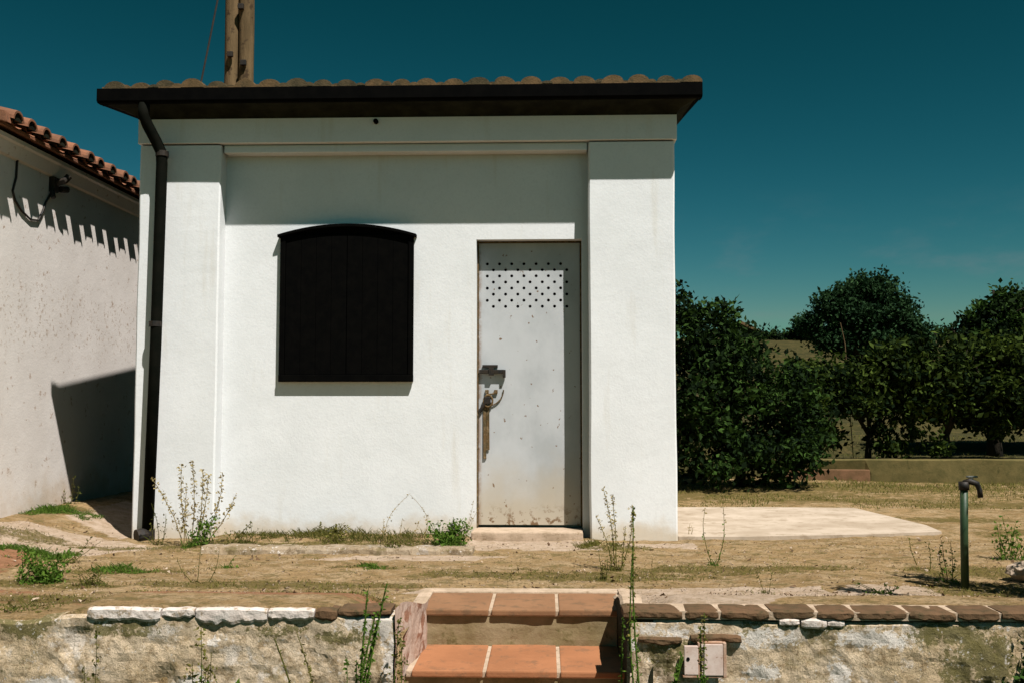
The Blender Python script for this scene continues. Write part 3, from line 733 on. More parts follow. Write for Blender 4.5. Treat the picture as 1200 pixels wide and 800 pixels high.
# ------------------------------------------------------------------ standpipe
tap = empty("standpipe", (2.296, 5.606, 0), "green water standpipe with a small chrome tap on the dry ground at the right", "tap")
b = MB(); b.tube([(2.296, 5.606, -.05), (2.300, 5.606, .3), (2.306, 5.606, .555)], .021, 14); b.build("pipe", GREENP, tap, smooth=True)
b = MB(); b.tube([(2.306, 5.606, .54), (2.306, 5.606, .585)], .028, 12); b.tube([(2.306, 5.606, .575), (2.335, 5.597, .588), (2.37, 5.59, .575), (2.383, 5.588, .54), (2.386, 5.587, .50)], [.018, .018, .016, .014, .015], 12); b.build("spout", IRON, tap, smooth=True)
b = MB(); b.tube([(2.345, 5.596, .585), (2.345, 5.596, .612)], .010, 10); b.box(2.315, 2.378, 5.590, 5.602, .606, .618, .004); b.build("handle", BRASS, tap)

# ------------------------------------------------------------------ planter wall at the back
pw = empty("garden_wall", (5, 13.5, 0), "low mossy concrete garden wall below the vines at the back", "wall")
b = MB(); vs = []; fs = []
cols = seg(3.0, 12, 110) + [12]
for x in cols:
    for (y, z) in ((13.62, -.1), (13.62, .295), (13.40, .30), (13.385, .285), (13.385, .1), (13.385, -.08)):
        if x < 4.26 and y < 13.5 and z < .17: y += .03
        vs.append((x, y + .02 * nz(x, z, 0, 2), z + .012 * nz(x, y, 0, 2.5)))
for i in range(len(cols) - 1):
    for k in range(5): fs.append((i * 6 + k, (i + 1) * 6 + k, (i + 1) * 6 + k + 1, i * 6 + k + 1))
fs += [tuple(range(6)), tuple((len(cols) - 1) * 6 + k for k in range(5, -1, -1))]
b.add(vs, fs); b.build("wall", MOSSC, pw)
b = MB(); b.box(3.1, 4.28, 13.36, 13.44, -.05, .165, .01, jit=.006); b.build("brick_panel", BRICKR, pw)

# ------------------------------------------------------------------ leaves
def leaf_card(b, p, size, tone, up=.4, mi=0):
    n = Vector((random.gauss(0, 1), random.gauss(0, 1), random.gauss(0, 1) + up)).normalized()
    a = n.orthogonal().normalized(); c = n.cross(a); t = random.uniform(0, 6.28)
    u = a * math.cos(t) + c * math.sin(t); v = n.cross(u)
    L, W = size * random.uniform(.7, 1.25), size * random.uniform(.45, .75)
    b.add([p, p + u * L * .45 + v * W * .5 + n * L * .08, p + u * L, p + u * L * .45 - v * W * .5 + n * L * .08], [(0, 1, 2, 3)], mi, tone)
def crown(b, lobes, count, size, seed, ragged=.25):
    """lobes: (centre, radii). Each lobe carries twig clumps on and under its surface; each clump is a handful of leaves"""
    random.seed(seed)
    clumps = []
    for c, r in lobes:
        m = (r[0] + r[1] + r[2]) / 3
        n = max(5, int(5.5 * (r[0] * r[1] + r[1] * r[2] + r[0] * r[2]) / (size * 2.6) ** 2))
        for _ in range(min(n, 260)):
            d = Vector((random.gauss(0, 1), random.gauss(0, 1), random.gauss(0, 1))).normalized()
            k = random.uniform(.35, 1.0) ** .6 * (1 + ragged * noise.noise(Vector((d.x * 2.5 + c[0], d.y * 2.5, d.z * 2.5 + seed)))) + (random.uniform(0, .22) * ragged * 2 if random.random() < .15 else 0)
            clumps.append((Vector((c[0] + d.x * r[0] * k, c[1] + d.y * r[1] * k, c[2] + d.z * r[2] * k)), d, size * random.uniform(1.0, 2.1), min(1, max(0, random.gauss(.32, .30)))))
    per = max(6, count // max(1, len(clumps)))
    for p, d, cr, tone in clumps:
        for _ in range(int(per * random.uniform(.5, 1.5))):
            q = p + Vector((random.gauss(0, .6), random.gauss(0, .6), random.gauss(0, .5))) * cr
            leaf_card(b, q, size * random.uniform(.75, 1.2), min(1, max(0, tone + random.gauss(0, .20))) ** 1.3)
def tree(name, label, cat, base, trunk_r, tops, lobes, count, size, mat, seed, group=None, ragged=.25, twigs=3):
    root = empty(name, base, label, cat, group)
    b = MB(); B = Vector(base); random.seed(seed + 100)
    fork = B + Vector((random.uniform(-.06, .06), 0, (min(t[2] for t in tops) - B.z) * .35))
    b.tube([B - Vector((0, 0, .15)), B + (fork - B) * .5 + Vector((random.uniform(-.03, .03), 0, 0)), fork], [trunk_r * 1.3, trunk_r, trunk_r * .9], 9)
    for t in tops:
        T = Vector(t); M = fork.lerp(T, .5) + Vector((random.uniform(-.1, .1), random.uniform(-.1, .1), .06))
        b.tube([fork - Vector((0, 0, .05)), M, T], [trunk_r * .7, trunk_r * .45, trunk_r * .15], 7)
        for k in range(twigs):
            s = fork.lerp(T, random.uniform(.4, .9)); e = s + Vector((random.uniform(-1, 1), random.uniform(-1, 1), random.uniform(-.1, .8))) * (T - fork).length * .4
            b.tube([s, e], [trunk_r * .3, trunk_r * .08], 5)
    b.build("trunk", BARK, root, smooth=True)
    b = MB(); crown(b, lobes, count, size, seed, ragged); b.build("crown", mat, root, recalc=False)
    return root
g = gz
tree("bush", "big dense dark bush beside the hut's right corner", "bush", (2.4, 12.5, 0), .06,
     [(1.6, 12.4, 1.7), (2.3, 12.6, 1.8), (3.0, 12.5, 1.3)],
     [((1.70, 12.6, 1.88), (.42, .6, .46)), ((2.15, 12.6, 1.74), (.40, .6, .46)), ((2.45, 12.5, 1.38), (.45, .7, .48)), ((2.95, 12.4, 1.08), (.42, .6, .50)), ((1.9, 12.2, 1.05), (.6, .6, .5)), ((2.0, 12.1, .45), (.6, .6, .36)), ((2.75, 12.2, .45), (.58, .6, .38)), ((1.3, 12.6, .8), (.5, .6, .6)), ((1.1, 12.7, 1.8), (.5, .5, .5)), ((3.2, 12.3, .6), (.25, .4, .35)), ((2.05, 12.5, 2.2), (.10, .15, .16)), ((2.28, 12.5, 2.12), (.08, .12, .16)), ((1.72, 12.5, 2.36), (.10, .12, .12))],
     22000, .085, L_DARK, 3)
tree("vine", "leafy vine with a thin trunk standing left of centre on the low garden wall", "vine", (4.47, 14.05, g(4.47, 14.05)), .045,
     [(3.8, 14, 1.5), (4.5, 14.1, 1.7), (5.0, 14, 1.5)],
     [((4.0, 14.0, 1.33), (.48, .42, .24)), ((4.6, 14.1, 1.40), (.48, .42, .28)), ((5.1, 14.0, 1.36), (.38, .4, .26)), ((4.62, 14.0, .62), (.14, .18, .15)), ((3.75, 13.9, .55), (.30, .3, .10)), ((3.6, 13.8, 1.05), (.28, .4, .36)), ((4.9, 14.0, 1.72), (.22, .3, .12)), ((4.25, 14, 1.12), (.45, .4, .24)), ((3.7, 14, 1.35), (.35, .4, .25)), ((4.6, 14.2, 1.15), (.4, .4, .26)), ((5.0, 14, 1.10), (.40, .4, .20)), ((5.2, 13.95, 1.75), (.16, .2, .14)), ((4.75, 13.95, .42), (.10, .12, .10))],
     14000, .095, L_VINE, 5, "vines on the low garden wall")
tree("vine", "dark spreading vine with two thin trunks at the right edge, below the tall tree", "vine", (5.60, 14.1, g(5.6, 14.1)), .05,
     [(5.4, 14, 1.5), (5.9, 14.1, 1.8), (6.4, 14, 1.7)],
     [((5.5, 14.0, 1.42), (.40, .42, .34)), ((6.15, 14.2, 1.22), (.58, .55, .44)), ((6.8, 14.2, 1.25), (.65, .6, .46)), ((5.05, 13.95, .62), (.16, .18, .12)), ((5.40, 13.9, .42), (.09, .12, .08)), ((5.0, 14.0, .98), (.2, .25, .22)), ((7.4, 14.2, 1.2), (.5, .5, .5)), ((5.7, 14.1, 1.05), (.45, .4, .28)), ((6.4, 14.3, .92), (.6, .5, .30)), ((7.1, 14.4, .95), (.6, .5, .35)), ((5.35, 14.2, 1.20), (.40, .4, .36)), ((6.9, 14.3, 1.7), (.5, .5, .3)), ((5.75, 14, 1.78), (.2, .25, .14)), ((6.3, 14, 1.75), (.25, .3, .14))],
     19000, .095, L_VINE, 9, "vines on the low garden wall")
tree("tree", "tall dark tree at the right edge rising behind the vines", "tree", (6.9, 15.6, g(6.9, 15.6)), .10,
     [(6.3, 15.6, 2.2), (7.0, 15.7, 2.8), (7.7, 15.6, 2.6)],
     [((6.75, 15.7, 2.12), (.32, .5, .38)), ((7.25, 15.8, 2.35), (.45, .6, .45)), ((7.9, 15.8, 2.5), (.6, .7, .55)), ((6.6, 15.5, 1.65), (.38, .5, .32)), ((7.2, 15.6, 1.65), (.6, .6, .45)), ((8.3, 15.7, 1.9), (.6, .6, .6))],
     16000, .095, L_DARK, 13)
tree("tree", "round full crowned tree standing alone against the sky on the right", "tree", (9.6, 30, g(9.6, 30)), .20,
     [(8.6, 30, 3.6), (9.6, 30, 4.6), (10.6, 30, 3.7)],
     [((8.5, 30, 3.95), (.42, .6, .40)), ((8.15, 30, 3.45), (.42, .6, .35)), ((9.1, 30, 4.35), (.45, .7, .42)), ((9.65, 30, 4.62), (.48, .7, .42)), ((10.1, 30, 4.3), (.5, .7, .45)), ((9.3, 30, 3.7), (.8, .9, .6)), ((10.3, 30, 3.7), (.65, .8, .55)), ((10.75, 30, 3.45), (.45, .7, .42)), ((8.45, 30, 2.95), (.55, .7, .35)), ((9.6, 30, 2.9), (1.1, .9, .5)), ((10.9, 30, 2.8), (.6, .7, .42)), ((11.3, 29.9, 3.1), (.22, .3, .25))],
     26000, .125, L_FAR, 17, ragged=.42)
tree("shrub", "small pale green shrub on the skyline left of the round tree", "shrub", (14.6, 56, g(14.6, 56)), .05,
     [(14.4, 56, 5.3), (14.9, 56, 5.2)], [((14.4, 56, 5.35), (.45, .5, .55)), ((14.9, 56, 5.15), (.5, .5, .5))], 1500, .2, L_FAR, 21)
tree("hedge", "long dark hedge along the rise below the round tree", "hedge", (17, 57, g(17, 57)), .08,
     [(16, 57, 5.2), (18, 57, 5.2)], [((x, 57 + random.uniform(-.3, .3), 4.75 + random.uniform(-.1, .1)), (.95, .8, .55)) for x in (11, 12.2, 13.2, 14.2, 15.2, 16.2, 17.2, 18.2, 19.2, 20.2, 21.4, 22.6, 24, 25.4, 27, 29)], 14000, .24, L_DARK, 23, ragged=.3)
tree("shrub", "dense leafy shrub at the right edge shading the standpipe's ground", "shrub", (2.95, 5.05, .02), .02,
     [(2.85, 5.1, 1.2), (2.80, 5.1, 2.0)], [((2.92, 5.08, .45), (.24, .26, .36)), ((2.86, 5.1, 1.1), (.15, .16, .42)), ((2.90, 5.12, 1.75), (.09, .11, .36)), ((2.86, 5.28, .2), (.20, .26, .18)), ((2.88, 4.85, .2), (.2, .2, .16)), ((3.1, 5.2, .9), (.25, .25, .3))], 4200, .05, L_DARK, 27, twigs=0)
tree("sapling", "slender leafy sapling by the garden wall, cut off by the right edge", "sapling", (2.42, 4.58, .08), .012,
     [(2.42, 4.57, 1.6), (2.43, 4.56, 2.3)], [((2.42, 4.57, .45), (.06, .08, .3)), ((2.43, 4.57, 1.1), (.06, .08, .4)), ((2.45, 4.56, 1.85), (.05, .07, .4))], 1500, .045, L_DARK, 29, twigs=0)
tree("shrub", "dark weedy shrub at the foot of the right garden wall, lower right corner", "shrub", (2.08, 4.16, -.62), .012,
     [(2.0, 4.18, -.1), (2.1, 4.19, .0)], [((1.98, 4.2, -.14), (.09, .07, .11)), ((2.06, 4.2, .0), (.07, .07, .09)), ((1.95, 4.2, -.30), (.12, .08, .14))], 1300, .03, L_DARK, 31)

tree("bush", "black green thicket under the tall tree behind the vines at the right", "bush", (7.4, 16.6, g(7.4, 16.6)), .05,
     [(6.8, 16.6, 1.1), (8.0, 16.6, 1.2)], [((6.6, 16.6, 1.12), (.45, .5, .42)), ((7.3, 16.6, 1.15), (.55, .5, .48)), ((8.1, 16.6, 1.2), (.6, .5, .5)), ((8.9, 16.6, 1.2), (.6, .5, .5)), ((6.0, 16.6, 1.3), (.35, .4, .25))], 11000, .10, L_DARK, 41)
# ------------------------------------------------------------------ far house
fh = empty("far_house", (12.2, 63, g(12.2, 63)), "distant low house with a gabled tile roof peeping over the bush", "house")
zb = g(12.2, 63) - .5
b = MB(); b.prism([(9.9, zb), (14.3, zb), (14.3, 5.0), (12.2, 6.05), (9.9, 4.95)], 'y', 63, 71); b.build("wall", FARW, fh)
b = MB(); b.prism([(9.4, 4.85), (12.2, 6.12), (14.75, 4.88), (14.75, 5.02), (12.2, 6.32), (9.4, 5.0)], 'y', 62.4, 71.4); b.build("roof", TILE, fh)
b = MB(); b.prism([(14.32, zb), (19, zb), (19, 4.85), (14.32, 4.85)], 'y', 64, 70); b.prism([(14.32, 4.852), (19.2, 4.852), (19.2, 4.98), (14.32, 4.98)], 'y', 63.6, 70.4); b.build("annex", FARW, fh)
# a thin stake seen among the vines
b = MB(); b.tube([(4.42, 14.5, g(4.42, 14.5) - .1), (4.33, 14.5, 1.9), (4.27, 14.5, 2.2)], .006, 6)
tag(b.build("vine_stake", WOOD), "thin leaning stake standing among the vines before the round tree", "stake")

# ------------------------------------------------------------------ weeds
def stem_pts(base, tip, bend, n=7):
    B = Vector(base); T = Vector(tip); out = []
    for i in range(n + 1):
        t = i / n; p = B.lerp(T, t) + Vector((bend * math.sin(math.pi * t), 0, 0)) + Vector((.004 * nz(t * 6, B.x * 9), .004 * nz(t * 6, B.y * 9, 4), 0)); out.append(p)
    return out
def weed(name, label, cat, base, stems, mats, leaf=.02, dens=60, spread=.02, t0=.2, r=.0035, tuft=0, tuft_r=.06, tuft_h=.08, head=0, group=None, seed=1):
    """stems: (dx0, dy0, dx, dy, h, bend). mats: stem, leaf, head"""
    random.seed(seed); b = MB()
    if base[2] == FR:
        base = (base[0] * .966, base[1] - .15, FR); stems = [(a, c, dx, dy, h + .033 if h > .3 else h, bd) for (a, c, dx, dy, h, bd) in stems]
    B = Vector(base)
    for (a, c, dx, dy, h, bend) in stems:
        pts = stem_pts(B + Vector((a, c, -.01)), B + Vector((dx, dy, h)), bend)
        b.tube(pts, [r * (1 - .6 * i / 7) for i in range(8)], 5, 0, .5)
        for _ in range(int(dens * h)):
            t = random.uniform(t0, 1); i = min(6, int(t * 7)); p = pts[i].lerp(pts[i + 1], t * 7 - i)
            s = spread * (1.15 - .7 * t)
            leaf_card(b, p + Vector((random.gauss(0, s), random.gauss(0, s), random.gauss(0, s * .6))), leaf * random.uniform(.6, 1.2), random.random(), .2, 2 if (head and t > 1 - head) else 1)
    nt_ = att = 0
    while nt_ < tuft:
        a = random.uniform(0, 6.28); q = tuft_r * random.random() ** .6
        p = B + Vector((q * math.cos(a), q * .6 * math.sin(a), 0))
        if nz(p.x, p.y, seed, 2.2 / tuft_r) * .7 + nz(p.x, p.y, seed + 3, 9) * .5 < q / tuft_r * .6 - .35: 
            att += 1
            if att > 40000: break
            continue
        p.z = g(p.x, p.y) - .004 if base[2] > -.5 else p.z
        nt_ += 1; h = tuft_h * random.uniform(.15, 1.0) ** 1.5 * (1.2 - q / tuft_r * .7)
        if random.random() < .45:
            for _ in range(3): leaf_card(b, p + Vector((random.gauss(0, .012), random.gauss(0, .012), h * random.uniform(0, .6))), .014, random.random(), .8, 1)
            continue
        e = p + Vector((random.gauss(0, .6) * h, random.gauss(0, .5) * h, h)); wv = Vector((random.uniform(.001, .0028), random.uniform(-.002, .002), 0))
        b.add([p - wv, p + wv, p.lerp(e, .6) + wv * .7 + Vector((0, 0, h * .1)), e], [(0, 1, 2, 3)], 1, random.random())
    return tag(b.build(name, list(mats), recalc=False), label, cat, group)
GR = (L_WEED, L_WEED, L_SEED); DR = (L_DRY, L_DRY, L_SEED); YE = (L_YEL, L_YEL, L_SEED); MX = (L_MOSS, L_MOSS, L_SEED)
FR = -.62
def zg(x, y): return (x, y, g(x, y))
weed("tall_weed", "pair of straw coloured seedy weeds with five stems by the hut's right pier", "weed", zg(.43, 6.17),
     [(-.01, 0, -.075, 0, .50, .02), (0, 0, -.02, .02, .46, .01), (.02, 0, .10, 0, .40, .03), (-.02, 0, -.12, 0, .33, .02), (.03, -.02, .06, 0, .27, 0)], (L_YEL, L_YEL, L_SEED), .018, 260, .010, .12, .0035, 60, .08, .07, .55, seed=1)
weed("tall_weed", "two thin upright weeds in the ground in front of the pale concrete pad", "weed", zg(1.067, 6.386),
     [(-.01, 0, -.06, 0, .36, -.03), (.01, 0, .05, 0, .40, .03)], (L_YEL, L_WEED, L_SEED), .017, 90, .008, .1, .003, 45, .05, .06, .3, seed=2)
weed("tall_weed", "tall dry branching weed growing beside the downpipe at the hut's left pier", "weed", zg(-2.52, 7.08),
     [(-.02, 0, -.10, .05, .58, -.02), (0, 0, -.02, .05, .60, .02), (.03, 0, .04, .1, .54, .02), (.05, 0, .20, .05, .52, .05), (.08, 0, .30, .05, .36, .03), (-.05, 0, -.32, .06, .48, .03), (.02, .02, .10, .05, .50, .02), (-.05, 0, -.06, .05, .42, 0)], DR, .022, 230, .016, .25, .004, 0, .1, .1, .5, seed=3)
weed("leafy_weed", "green leafy clump at the foot of the dry weed by the left pier", "weed", zg(-2.46, 7.0), [(random.uniform(-.08, .12), random.uniform(-.05, .05), random.uniform(-.1, .16), 0, random.uniform(.1, .22), 0) for _ in range(9)], GR, .03, 160, .03, 0, .003, 120, .14, .12, seed=4)
weed("leafy_weed", "low weed of pale stems beside the downpipe foot", "weed", zg(-2.80, 7.2), [(0, 0, -.06, 0, .30, .02), (.02, 0, .03, .05, .22, .01), (-.03, 0, -.06, 0, .16, 0)], MX, .02, 110, .014, .1, .003, 40, .07, .08, seed=5)
weed("tall_weed", "bent straw weed arching over itself against the white wall", "weed", zg(-1.06, 7.2), [(-.08, 0, .06, .2, .33, -.07), (.16, 0, .06, .2, .32, .09), (0, 0, .02, .1, .16, 0), (-.1, 0, -.12, .1, .15, 0), (.1, .0, .14, .1, .14, .0)], (L_DRY, L_DRY, L_DRY), .018, 90, .012, .2, .0028, 90, .2, .07, seed=6)
weed("leafy_weed", "bright green bushy weed at the wall just left of the door sill", "weed", zg(-.66, 7.0), [(random.uniform(-.1, .1), random.uniform(-.06, .06), random.uniform(-.17, .15), .02, random.uniform(.09, .19), 0) for _ in range(30)], GR, .026, 260, .028, 0, .003, 170, .16, .11, seed=7)
weed("leafy_weed", "thin dry sprig leaning against the door jamb above the green weed", "weed", zg(-.60, 7.4), [(-.03, 0, .06, .12, .27, .02), (0, 0, .10, .12, .22, 0)], DR, .016, 60, .012, .3, .0022, seed=8)
weed("leafy_weed", "yellowish low weed clump below the shutter on the kerb", "weed", zg(-1.50, 7.12), [(random.uniform(-.1, .1), 0, random.uniform(-.16, .16), .02, random.uniform(.06, .15), 0) for _ in range(12)], YE, .024, 170, .024, 0, .003, 120, .16, .09, seed=9)
weed("leafy_weed", "green weed spilling over the kerb below the bent straw weed", "weed", zg(-1.03, 6.86), [(random.uniform(-.06, .06), 0, random.uniform(-.1, .1), -.04, random.uniform(.05, .13), 0) for _ in range(9)], MX, .024, 170, .022, 0, .003, 70, .10, .08, seed=10)
weed("leafy_weed", "dry brownish weed on the kerb left of the yellowish clump", "weed", zg(-2.15, 7.05), [(random.uniform(-.1, .1), 0, random.uniform(-.16, .16), 0, random.uniform(.06, .17), 0) for _ in range(10)], MX, .020, 150, .022, 0, .003, 150, .2, .09, seed=11)
weed("leafy_weed", "round yellow green bush on the near left ground", "weed", zg(-2.86, 5.66), [(random.uniform(-.1, .1), random.uniform(-.06, .06), random.uniform(-.15, .13), random.uniform(-.06, .06), random.uniform(.05, .17), 0) for _ in range(34)], GR, .026, 230, .026, 0, .003, 90, .14, .1, seed=12)
weed("grass_patch", "spreading green grass patch in front of the cream house", "grass", zg(-4.05, 8.15), [], GR, tuft=2600, tuft_r=.55, tuft_h=.06, seed=13)
weed("grass_patch", "trail of green grass running down the left ground to the round bush", "grass", zg(-3.45, 6.6), [], GR, tuft=1700, tuft_r=.36, tuft_h=.06, seed=14)
weed("grass_patch", "small isolated green grass tuft on the ground left of the kerb", "grass", zg(-2.6, 6.07), [], GR, tuft=720, tuft_r=.24, tuft_h=.06, seed=15)
weed("leafy_weed", "spiky green weed near the white edge of the left wall", "weed", zg(-2.53, 5.56), [(random.uniform(-.06, .06), 0, random.uniform(-.13, .13), 0, random.uniform(.04, .11), 0) for _ in range(10)], MX, .02, 120, .014, 0, .0025, 130, .13, .07, seed=16)
weed("leafy_weed", "slender leaning weed between the round bush and the green tuft", "weed", zg(-3.05, 6.35), [(-.03, 0, .12, .05, .16, .02), (0, 0, .18, .05, .13, 0), (-.04, 0, .0, 0, .08, 0)], MX, .022, 110, .012, .1, .003, 50, .10, .05, seed=17)
weed("leafy_weed", "thin weed standing against the foot of the cream house wall", "weed", zg(-4.10, 8.55), [(0, 0, .02, 0, .23, 0), (.02, 0, .06, 0, .16, .02), (-.05, 0, -.06, 0, .13, 0)], MX, .022, 100, .012, .1, .003, 30, .08, .06, seed=18)
weed("grass_patch", "tiny dark green sprout on the bare ground in front of the kerb", "grass", zg(-1.99, 6.22), [(0, 0, .06, 0, .08, 0)], GR, .02, 150, .012, 0, .0025, 80, .09, .045, seed=19)
weed("grass_patch", "flat green tuft on the bare ground left of the steps", "grass", zg(-1.11, 6.25), [], GR, tuft=450, tuft_r=.17, tuft_h=.035, seed=20)
weed("leafy_weed", "two sparse thin stems rising from bare ground behind the white coping", "weed", zg(-1.98, 5.68), [(0, 0, .02, 0, .25, 0), (.06, 0, .12, 0, .20, .02), (-.02, 0, -.12, 0, .14, -.02)], MX, .014, 40, .008, .3, .0025, 20, .05, .03, seed=21)
weed("tall_weed", "single thin weed left of the standpipe with a forked top", "weed", zg(2.345, 6.43), [(0, 0, -.05, 0, .17, -.01)], (L_MOSS, L_MOSS, L_YEL), .018, 90, .010, .4, .003, 0, .1, .1, .3, seed=22)
weed("tall_weed", "short thin weed midway between two others left of the standpipe", "weed", zg(2.36, 6.27), [(0, 0, -.01, 0, .16, .01)], (L_MOSS, L_MOSS, L_MOSS), .018, 100, .010, .3, .003, seed=23)
weed("tall_weed", "bushy upright weed right beside the standpipe", "weed", zg(2.30, 5.85), [(0, 0, -.03, 0, .24, 0), (.02, 0, .02, 0, .23, .01), (-.02, 0, -.05, 0, .17, 0)], (L_MOSS, L_WEED, L_MOSS), .020, 160, .012, .2, .003, 40, .08, .06, seed=24)
weed("leafy_weed", "low dark green weed in the shade behind the right coping", "weed", zg(1.78, 5.45), [(random.uniform(-.08, .08), 0, random.uniform(-.14, .14), 0, random.uniform(.03, .07), 0) for _ in range(7)], GR, .018, 180, .014, 0, .003, 60, .10, .04, seed=25)
weed("leafy_weed", "small wiry weed behind the right coping near the limewashed bricks", "weed", zg(1.17, 5.43), [(0, 0, -.04, 0, .11, 0), (.02, 0, .04, 0, .10, 0)], MX, .014, 90, .010, .2, .0022, 30, .06, .04, seed=26)
weed("leafy_weed", "dry little weed at the foot of the hut's right corner", "weed", zg(1.09, 7.75), [(0, 0, .02, 0, .12, 0), (.02, 0, .04, 0, .08, 0)], DR, .016, 130, .012, 0, .0028, 25, .05, .05, seed=27)
weed("grass_patch", "dry yellow green grass at the foot of the hut's right pier", "grass", zg(.36, 7.2), [], YE, tuft=600, tuft_r=.24, tuft_h=.06, seed=28)
weed("grass_patch", "thin grass strip growing along the hut's front wall behind the kerb", "grass", zg(-1.5, 7.45), [], (L_MOSS, L_MOSS, L_DRY), tuft=4200, tuft_r=.95, tuft_h=.075, seed=29)
weed("leafy_weed", "dry sprig on bare ground right of the seedy weeds", "weed", zg(.62, 5.95), [(0, 0, .01, 0, .12, 0), (.16, 0, .18, 0, .08, 0)], DR, .014, 60, .008, .2, .002, 40, .2, .04, seed=30)
weed("leafy_weed", "small green spiky weed in front of the seedy weeds", "weed", zg(.33, 5.84), [(0, 0, -.02, 0, .15, 0), (.02, 0, .03, 0, .12, 0), (0, 0, .0, 0, .1, 0)], MX, .020, 130, .010, 0, .003, 40, .06, .06, seed=31)
weed("leafy_weed", "dark green weed at the right edge beside the pale stone", "weed", zg(3.05, 6.7), [(random.uniform(-.08, .08), 0, random.uniform(-.16, .1), 0, random.uniform(.1, .3), 0) for _ in range(9)], GR, .03, 130, .03, 0, .003, 60, .12, .1, seed=32)
# weeds rising from the verge in front of the walls
weed("tall_weed", "very tall green weed in front of the right end of the steps", "weed", (.46, 4.25, FR), [(0, 0, -.09, 0, 1.02, -.05), (0, 0, -.085, .02, 1.18, -.035)], (L_WEED, L_WEED, L_YEL), .017, 120, .005, .25, .0055, 0, .1, .1, .35, seed=40)
weed("tall_weed", "shorter green weed hugging the dark side of the steps", "weed", (.33, 4.33, FR), [(0, 0, .0, 0, .72, -.01), (.02, 0, .06, 0, .52, .0)], (L_WEED, L_WEED, L_WEED), .016, 120, .005, .3, .005, seed=41)
weed("tall_weed", "thick grassy blade leaning right, left of the inspection cover", "weed", (.49, 4.30, FR), [(0, 0, .08, 0, .58, -.03), (.01, 0, .085, .0, .57, -.03)], (L_WEED, L_WEED, L_WEED), .018, 160, .004, .2, .008, seed=42)
weed("tall_weed", "feathery topped weed rising in front of the inspection cover", "weed", (.62, 4.27, FR), [(0, 0, .045, 0, .75, .01), (0, 0, .03, 0, .70, .01)], (L_WEED, L_WEED, L_YEL), .016, 200, .009, .5, .005, head=.25, seed=43)
weed("tall_weed", "thick green stalk leaning right in front of the left wall's end", "weed", (-.84, 4.28, FR), [(0, 0, .115, 0, .74, -.02), (.01, 0, .12, .01, .70, -.02), (0, 0, .16, 0, .86, -.01), (.02, 0, .08, 0, .83, 0)], (L_WEED, L_WEED, L_WEED), .018, 220, .005, .1, .008, seed=44)
weed("tall_weed", "pair of short stalks left of the thick green stalk", "weed", (-.83, 4.32, FR), [(0, 0, -.02, 0, .55, 0), (.03, 0, .02, 0, .54, 0), (-.02, 0, -.04, 0, .44, 0)], (L_WEED, L_WEED, L_YEL), .018, 90, .008, .5, .004, seed=45)
weed("leafy_weed", "small leaved weed climbing the reveal left of the steps", "weed", (-.655, 4.36, FR), [(0, 0, .02, 0, .70, -.01), (.02, 0, .03, 0, .62, .01)], (L_WEED, L_MOSS, L_MOSS), .02, 170, .016, .3, .0035, seed=46)
weed("tall_weed", "bare brownish curved stalk in front of the left wall", "weed", (-1.04, 4.3, FR), [(0, 0, -.115, 0, .63, .05)], (L_MOSS, L_MOSS, L_YEL), .012, 160, .003, .3, .007, seed=47)
weed("tall_weed", "bare green curved stalk arching left in front of the left wall", "weed", (-.96, 4.3, FR), [(0, 0, -.10, 0, .65, .05), (-.10, 0, -.125, 0, .665, 0)][:1], (L_YEL, L_YEL, L_YEL), .018, 90, .005, .6, .0045, seed=48)
weed("leafy_weed", "bushy small leaved weed halfway along the left wall", "weed", (-1.50, 4.35, FR), [(0, 0, .005, 0, .66, .01), (.01, 0, .05, 0, .56, .01), (-.01, 0, -.03, 0, .52, 0), (0, 0, .03, 0, .50, 0)], (L_MOSS, L_WEED, L_YEL), .022, 190, .022, .3, .0035, head=.2, seed=49)
weed("leafy_weed", "thin weed with few leaves at the far left of the left wall", "weed", (-1.975, 4.35, FR), [(0, 0, .02, 0, .64, .01), (0, 0, -.03, 0, .50, 0)], (L_MOSS, L_MOSS, L_YEL), .02, 100, .012, .3, .003, seed=50)
weed("leafy_weed", "single green leaf tip poking up at the bottom edge by the curved stalks", "weed", (-1.26, 4.3, FR), [(0, 0, -.05, 0, .46, 0)], GR, .03, 60, .006, .6, .005, seed=51)
weed("leafy_weed", "dark leafy overgrowth hanging over the left wall's top at the far left", "weed", (-2.42, 4.62, .05), [(random.uniform(-.2, .25), 0, random.uniform(-.25, .25), -.14, random.uniform(-.06, .05), 0) for _ in range(14)], MX, .022, 900, .03, 0, .003, 160, .26, .05, seed=52)
# loose pale stone at the right edge
bm = bmesh.new(); bmesh.ops.create_icosphere(bm, subdivisions=3, radius=1)
for v in bm.verts: v.co = Vector((v.co.x * .11, v.co.y * .08, v.co.z * .055)) * (1 + .25 * noise.noise(v.co * 2.2))
me = bpy.data.meshes.new("stone"); bm.to_mesh(me); bm.free(); me.materials.append(STONE)
o = bpy.data.objects.new("stone", me); COL.objects.link(o); o.location = (2.78, 5.92, .05); tag(o, "loose pale stone at the right edge beside the standpipe's shade", "stone")
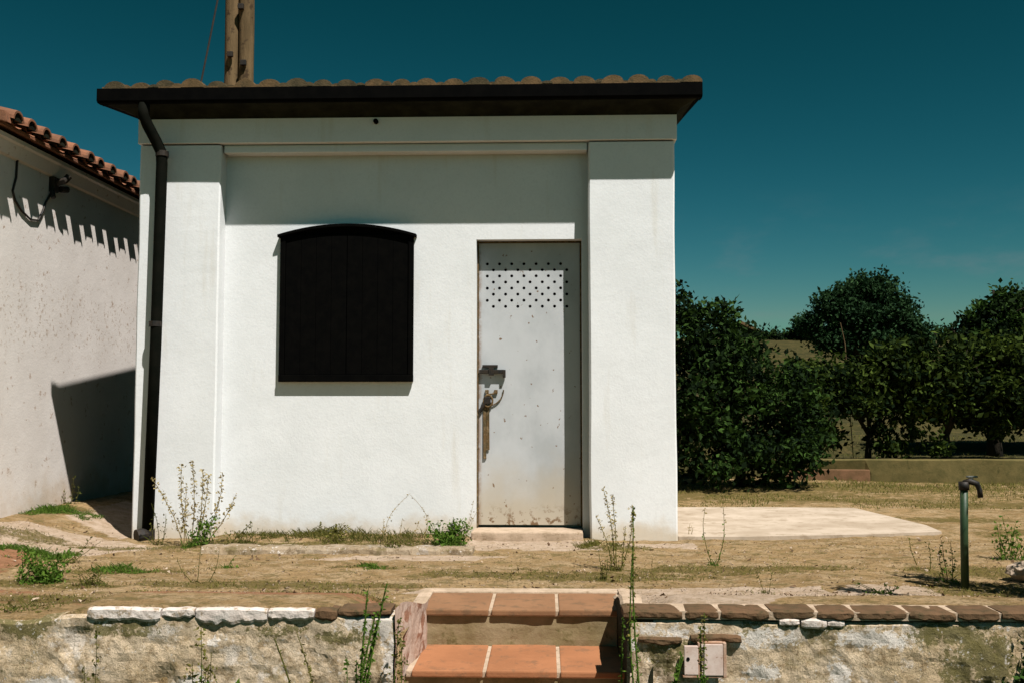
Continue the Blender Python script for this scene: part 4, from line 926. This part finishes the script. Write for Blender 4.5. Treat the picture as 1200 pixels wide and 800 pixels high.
# dry grass over the back yard and beyond
random.seed(77); b = MB()
for _ in range(24000):
    x = random.uniform(.9, 9); y = random.uniform(9.9, 13.35) if random.random() < .75 else random.uniform(13.7, 20)
    if nz(x, y, 3, 1.1) + .4 * nz(x, y, 9, 4) + (.35 if y > 12.2 else 0) < .02: continue
    h = random.uniform(.008, .04) * (1.5 if y > 12.3 else 1); p = Vector((x, y, g(x, y) - .005))
    e = p + Vector((random.gauss(0, .5) * h, random.gauss(0, .5) * h, h)); wv = Vector((random.uniform(.002, .006), 0, 0))
    b.add([p - wv, p + wv, e], [(0, 1, 2)], 0 if random.random() < .55 else 1, random.random())
for _ in range(26000):
    x = random.uniform(-4.1, 3.2); y = random.uniform(4.8, 7.5)
    if HX0 - .1 < x < HX1 + .15 and y < 5.55: continue
    if -2.4 < x < -.5 and 6.74 < y < 7.0: continue
    mk = max(blob(x, y, *q) for q in MOSS) + .5 * nz(x, y, 3, 3) + .5 * nz(x, y, 9, 11)
    if mk < .42: continue
    h = random.uniform(.006, .024); p = Vector((x, y, g(x, y) - .003))
    e = p + Vector((random.gauss(0, .9) * h, random.gauss(0, .9) * h, h)); wv = Vector((random.uniform(.0015, .004), 0, 0))
    b.add([p - wv, p + wv, e], [(0, 1, 2)], 0 if random.random() < .6 else 1, random.random())
tag(b.build("dry_grass", [L_YEL, L_MOSS], recalc=False), kind='stuff')
# crumbs, pebbles and dead straw on the terrace
random.seed(5); b = MB()
for _ in range(9000):
    x = random.uniform(-4, 3.2); y = 4.75 + 3.0 * random.random() ** 1.1
    if HX0 - .1 < x < HX1 + .1 and y < 5.5: continue
    if y > 7.4 and -3.2 < x < 1.0: continue
    s = random.uniform(.002, .008) * (random.uniform(1.5, 3) if random.random() < .07 else 1); c = Vector((x, y, g(x, y) + s * .3))
    vs = [c + Vector((random.gauss(0, 1), random.gauss(0, 1), random.gauss(0, .7))).normalized() * s for _ in range(4)]
    b.add(vs, [(0, 1, 2), (0, 2, 3), (0, 3, 1), (1, 3, 2)])
b.mi = [random.choice((0, 1, 1, 2)) for _ in range(len(b.mi) // 4) for _k in range(4)]
tag(b.build("gravel", [STONE, BRICKD, MORTAR], recalc=True), kind='stuff')
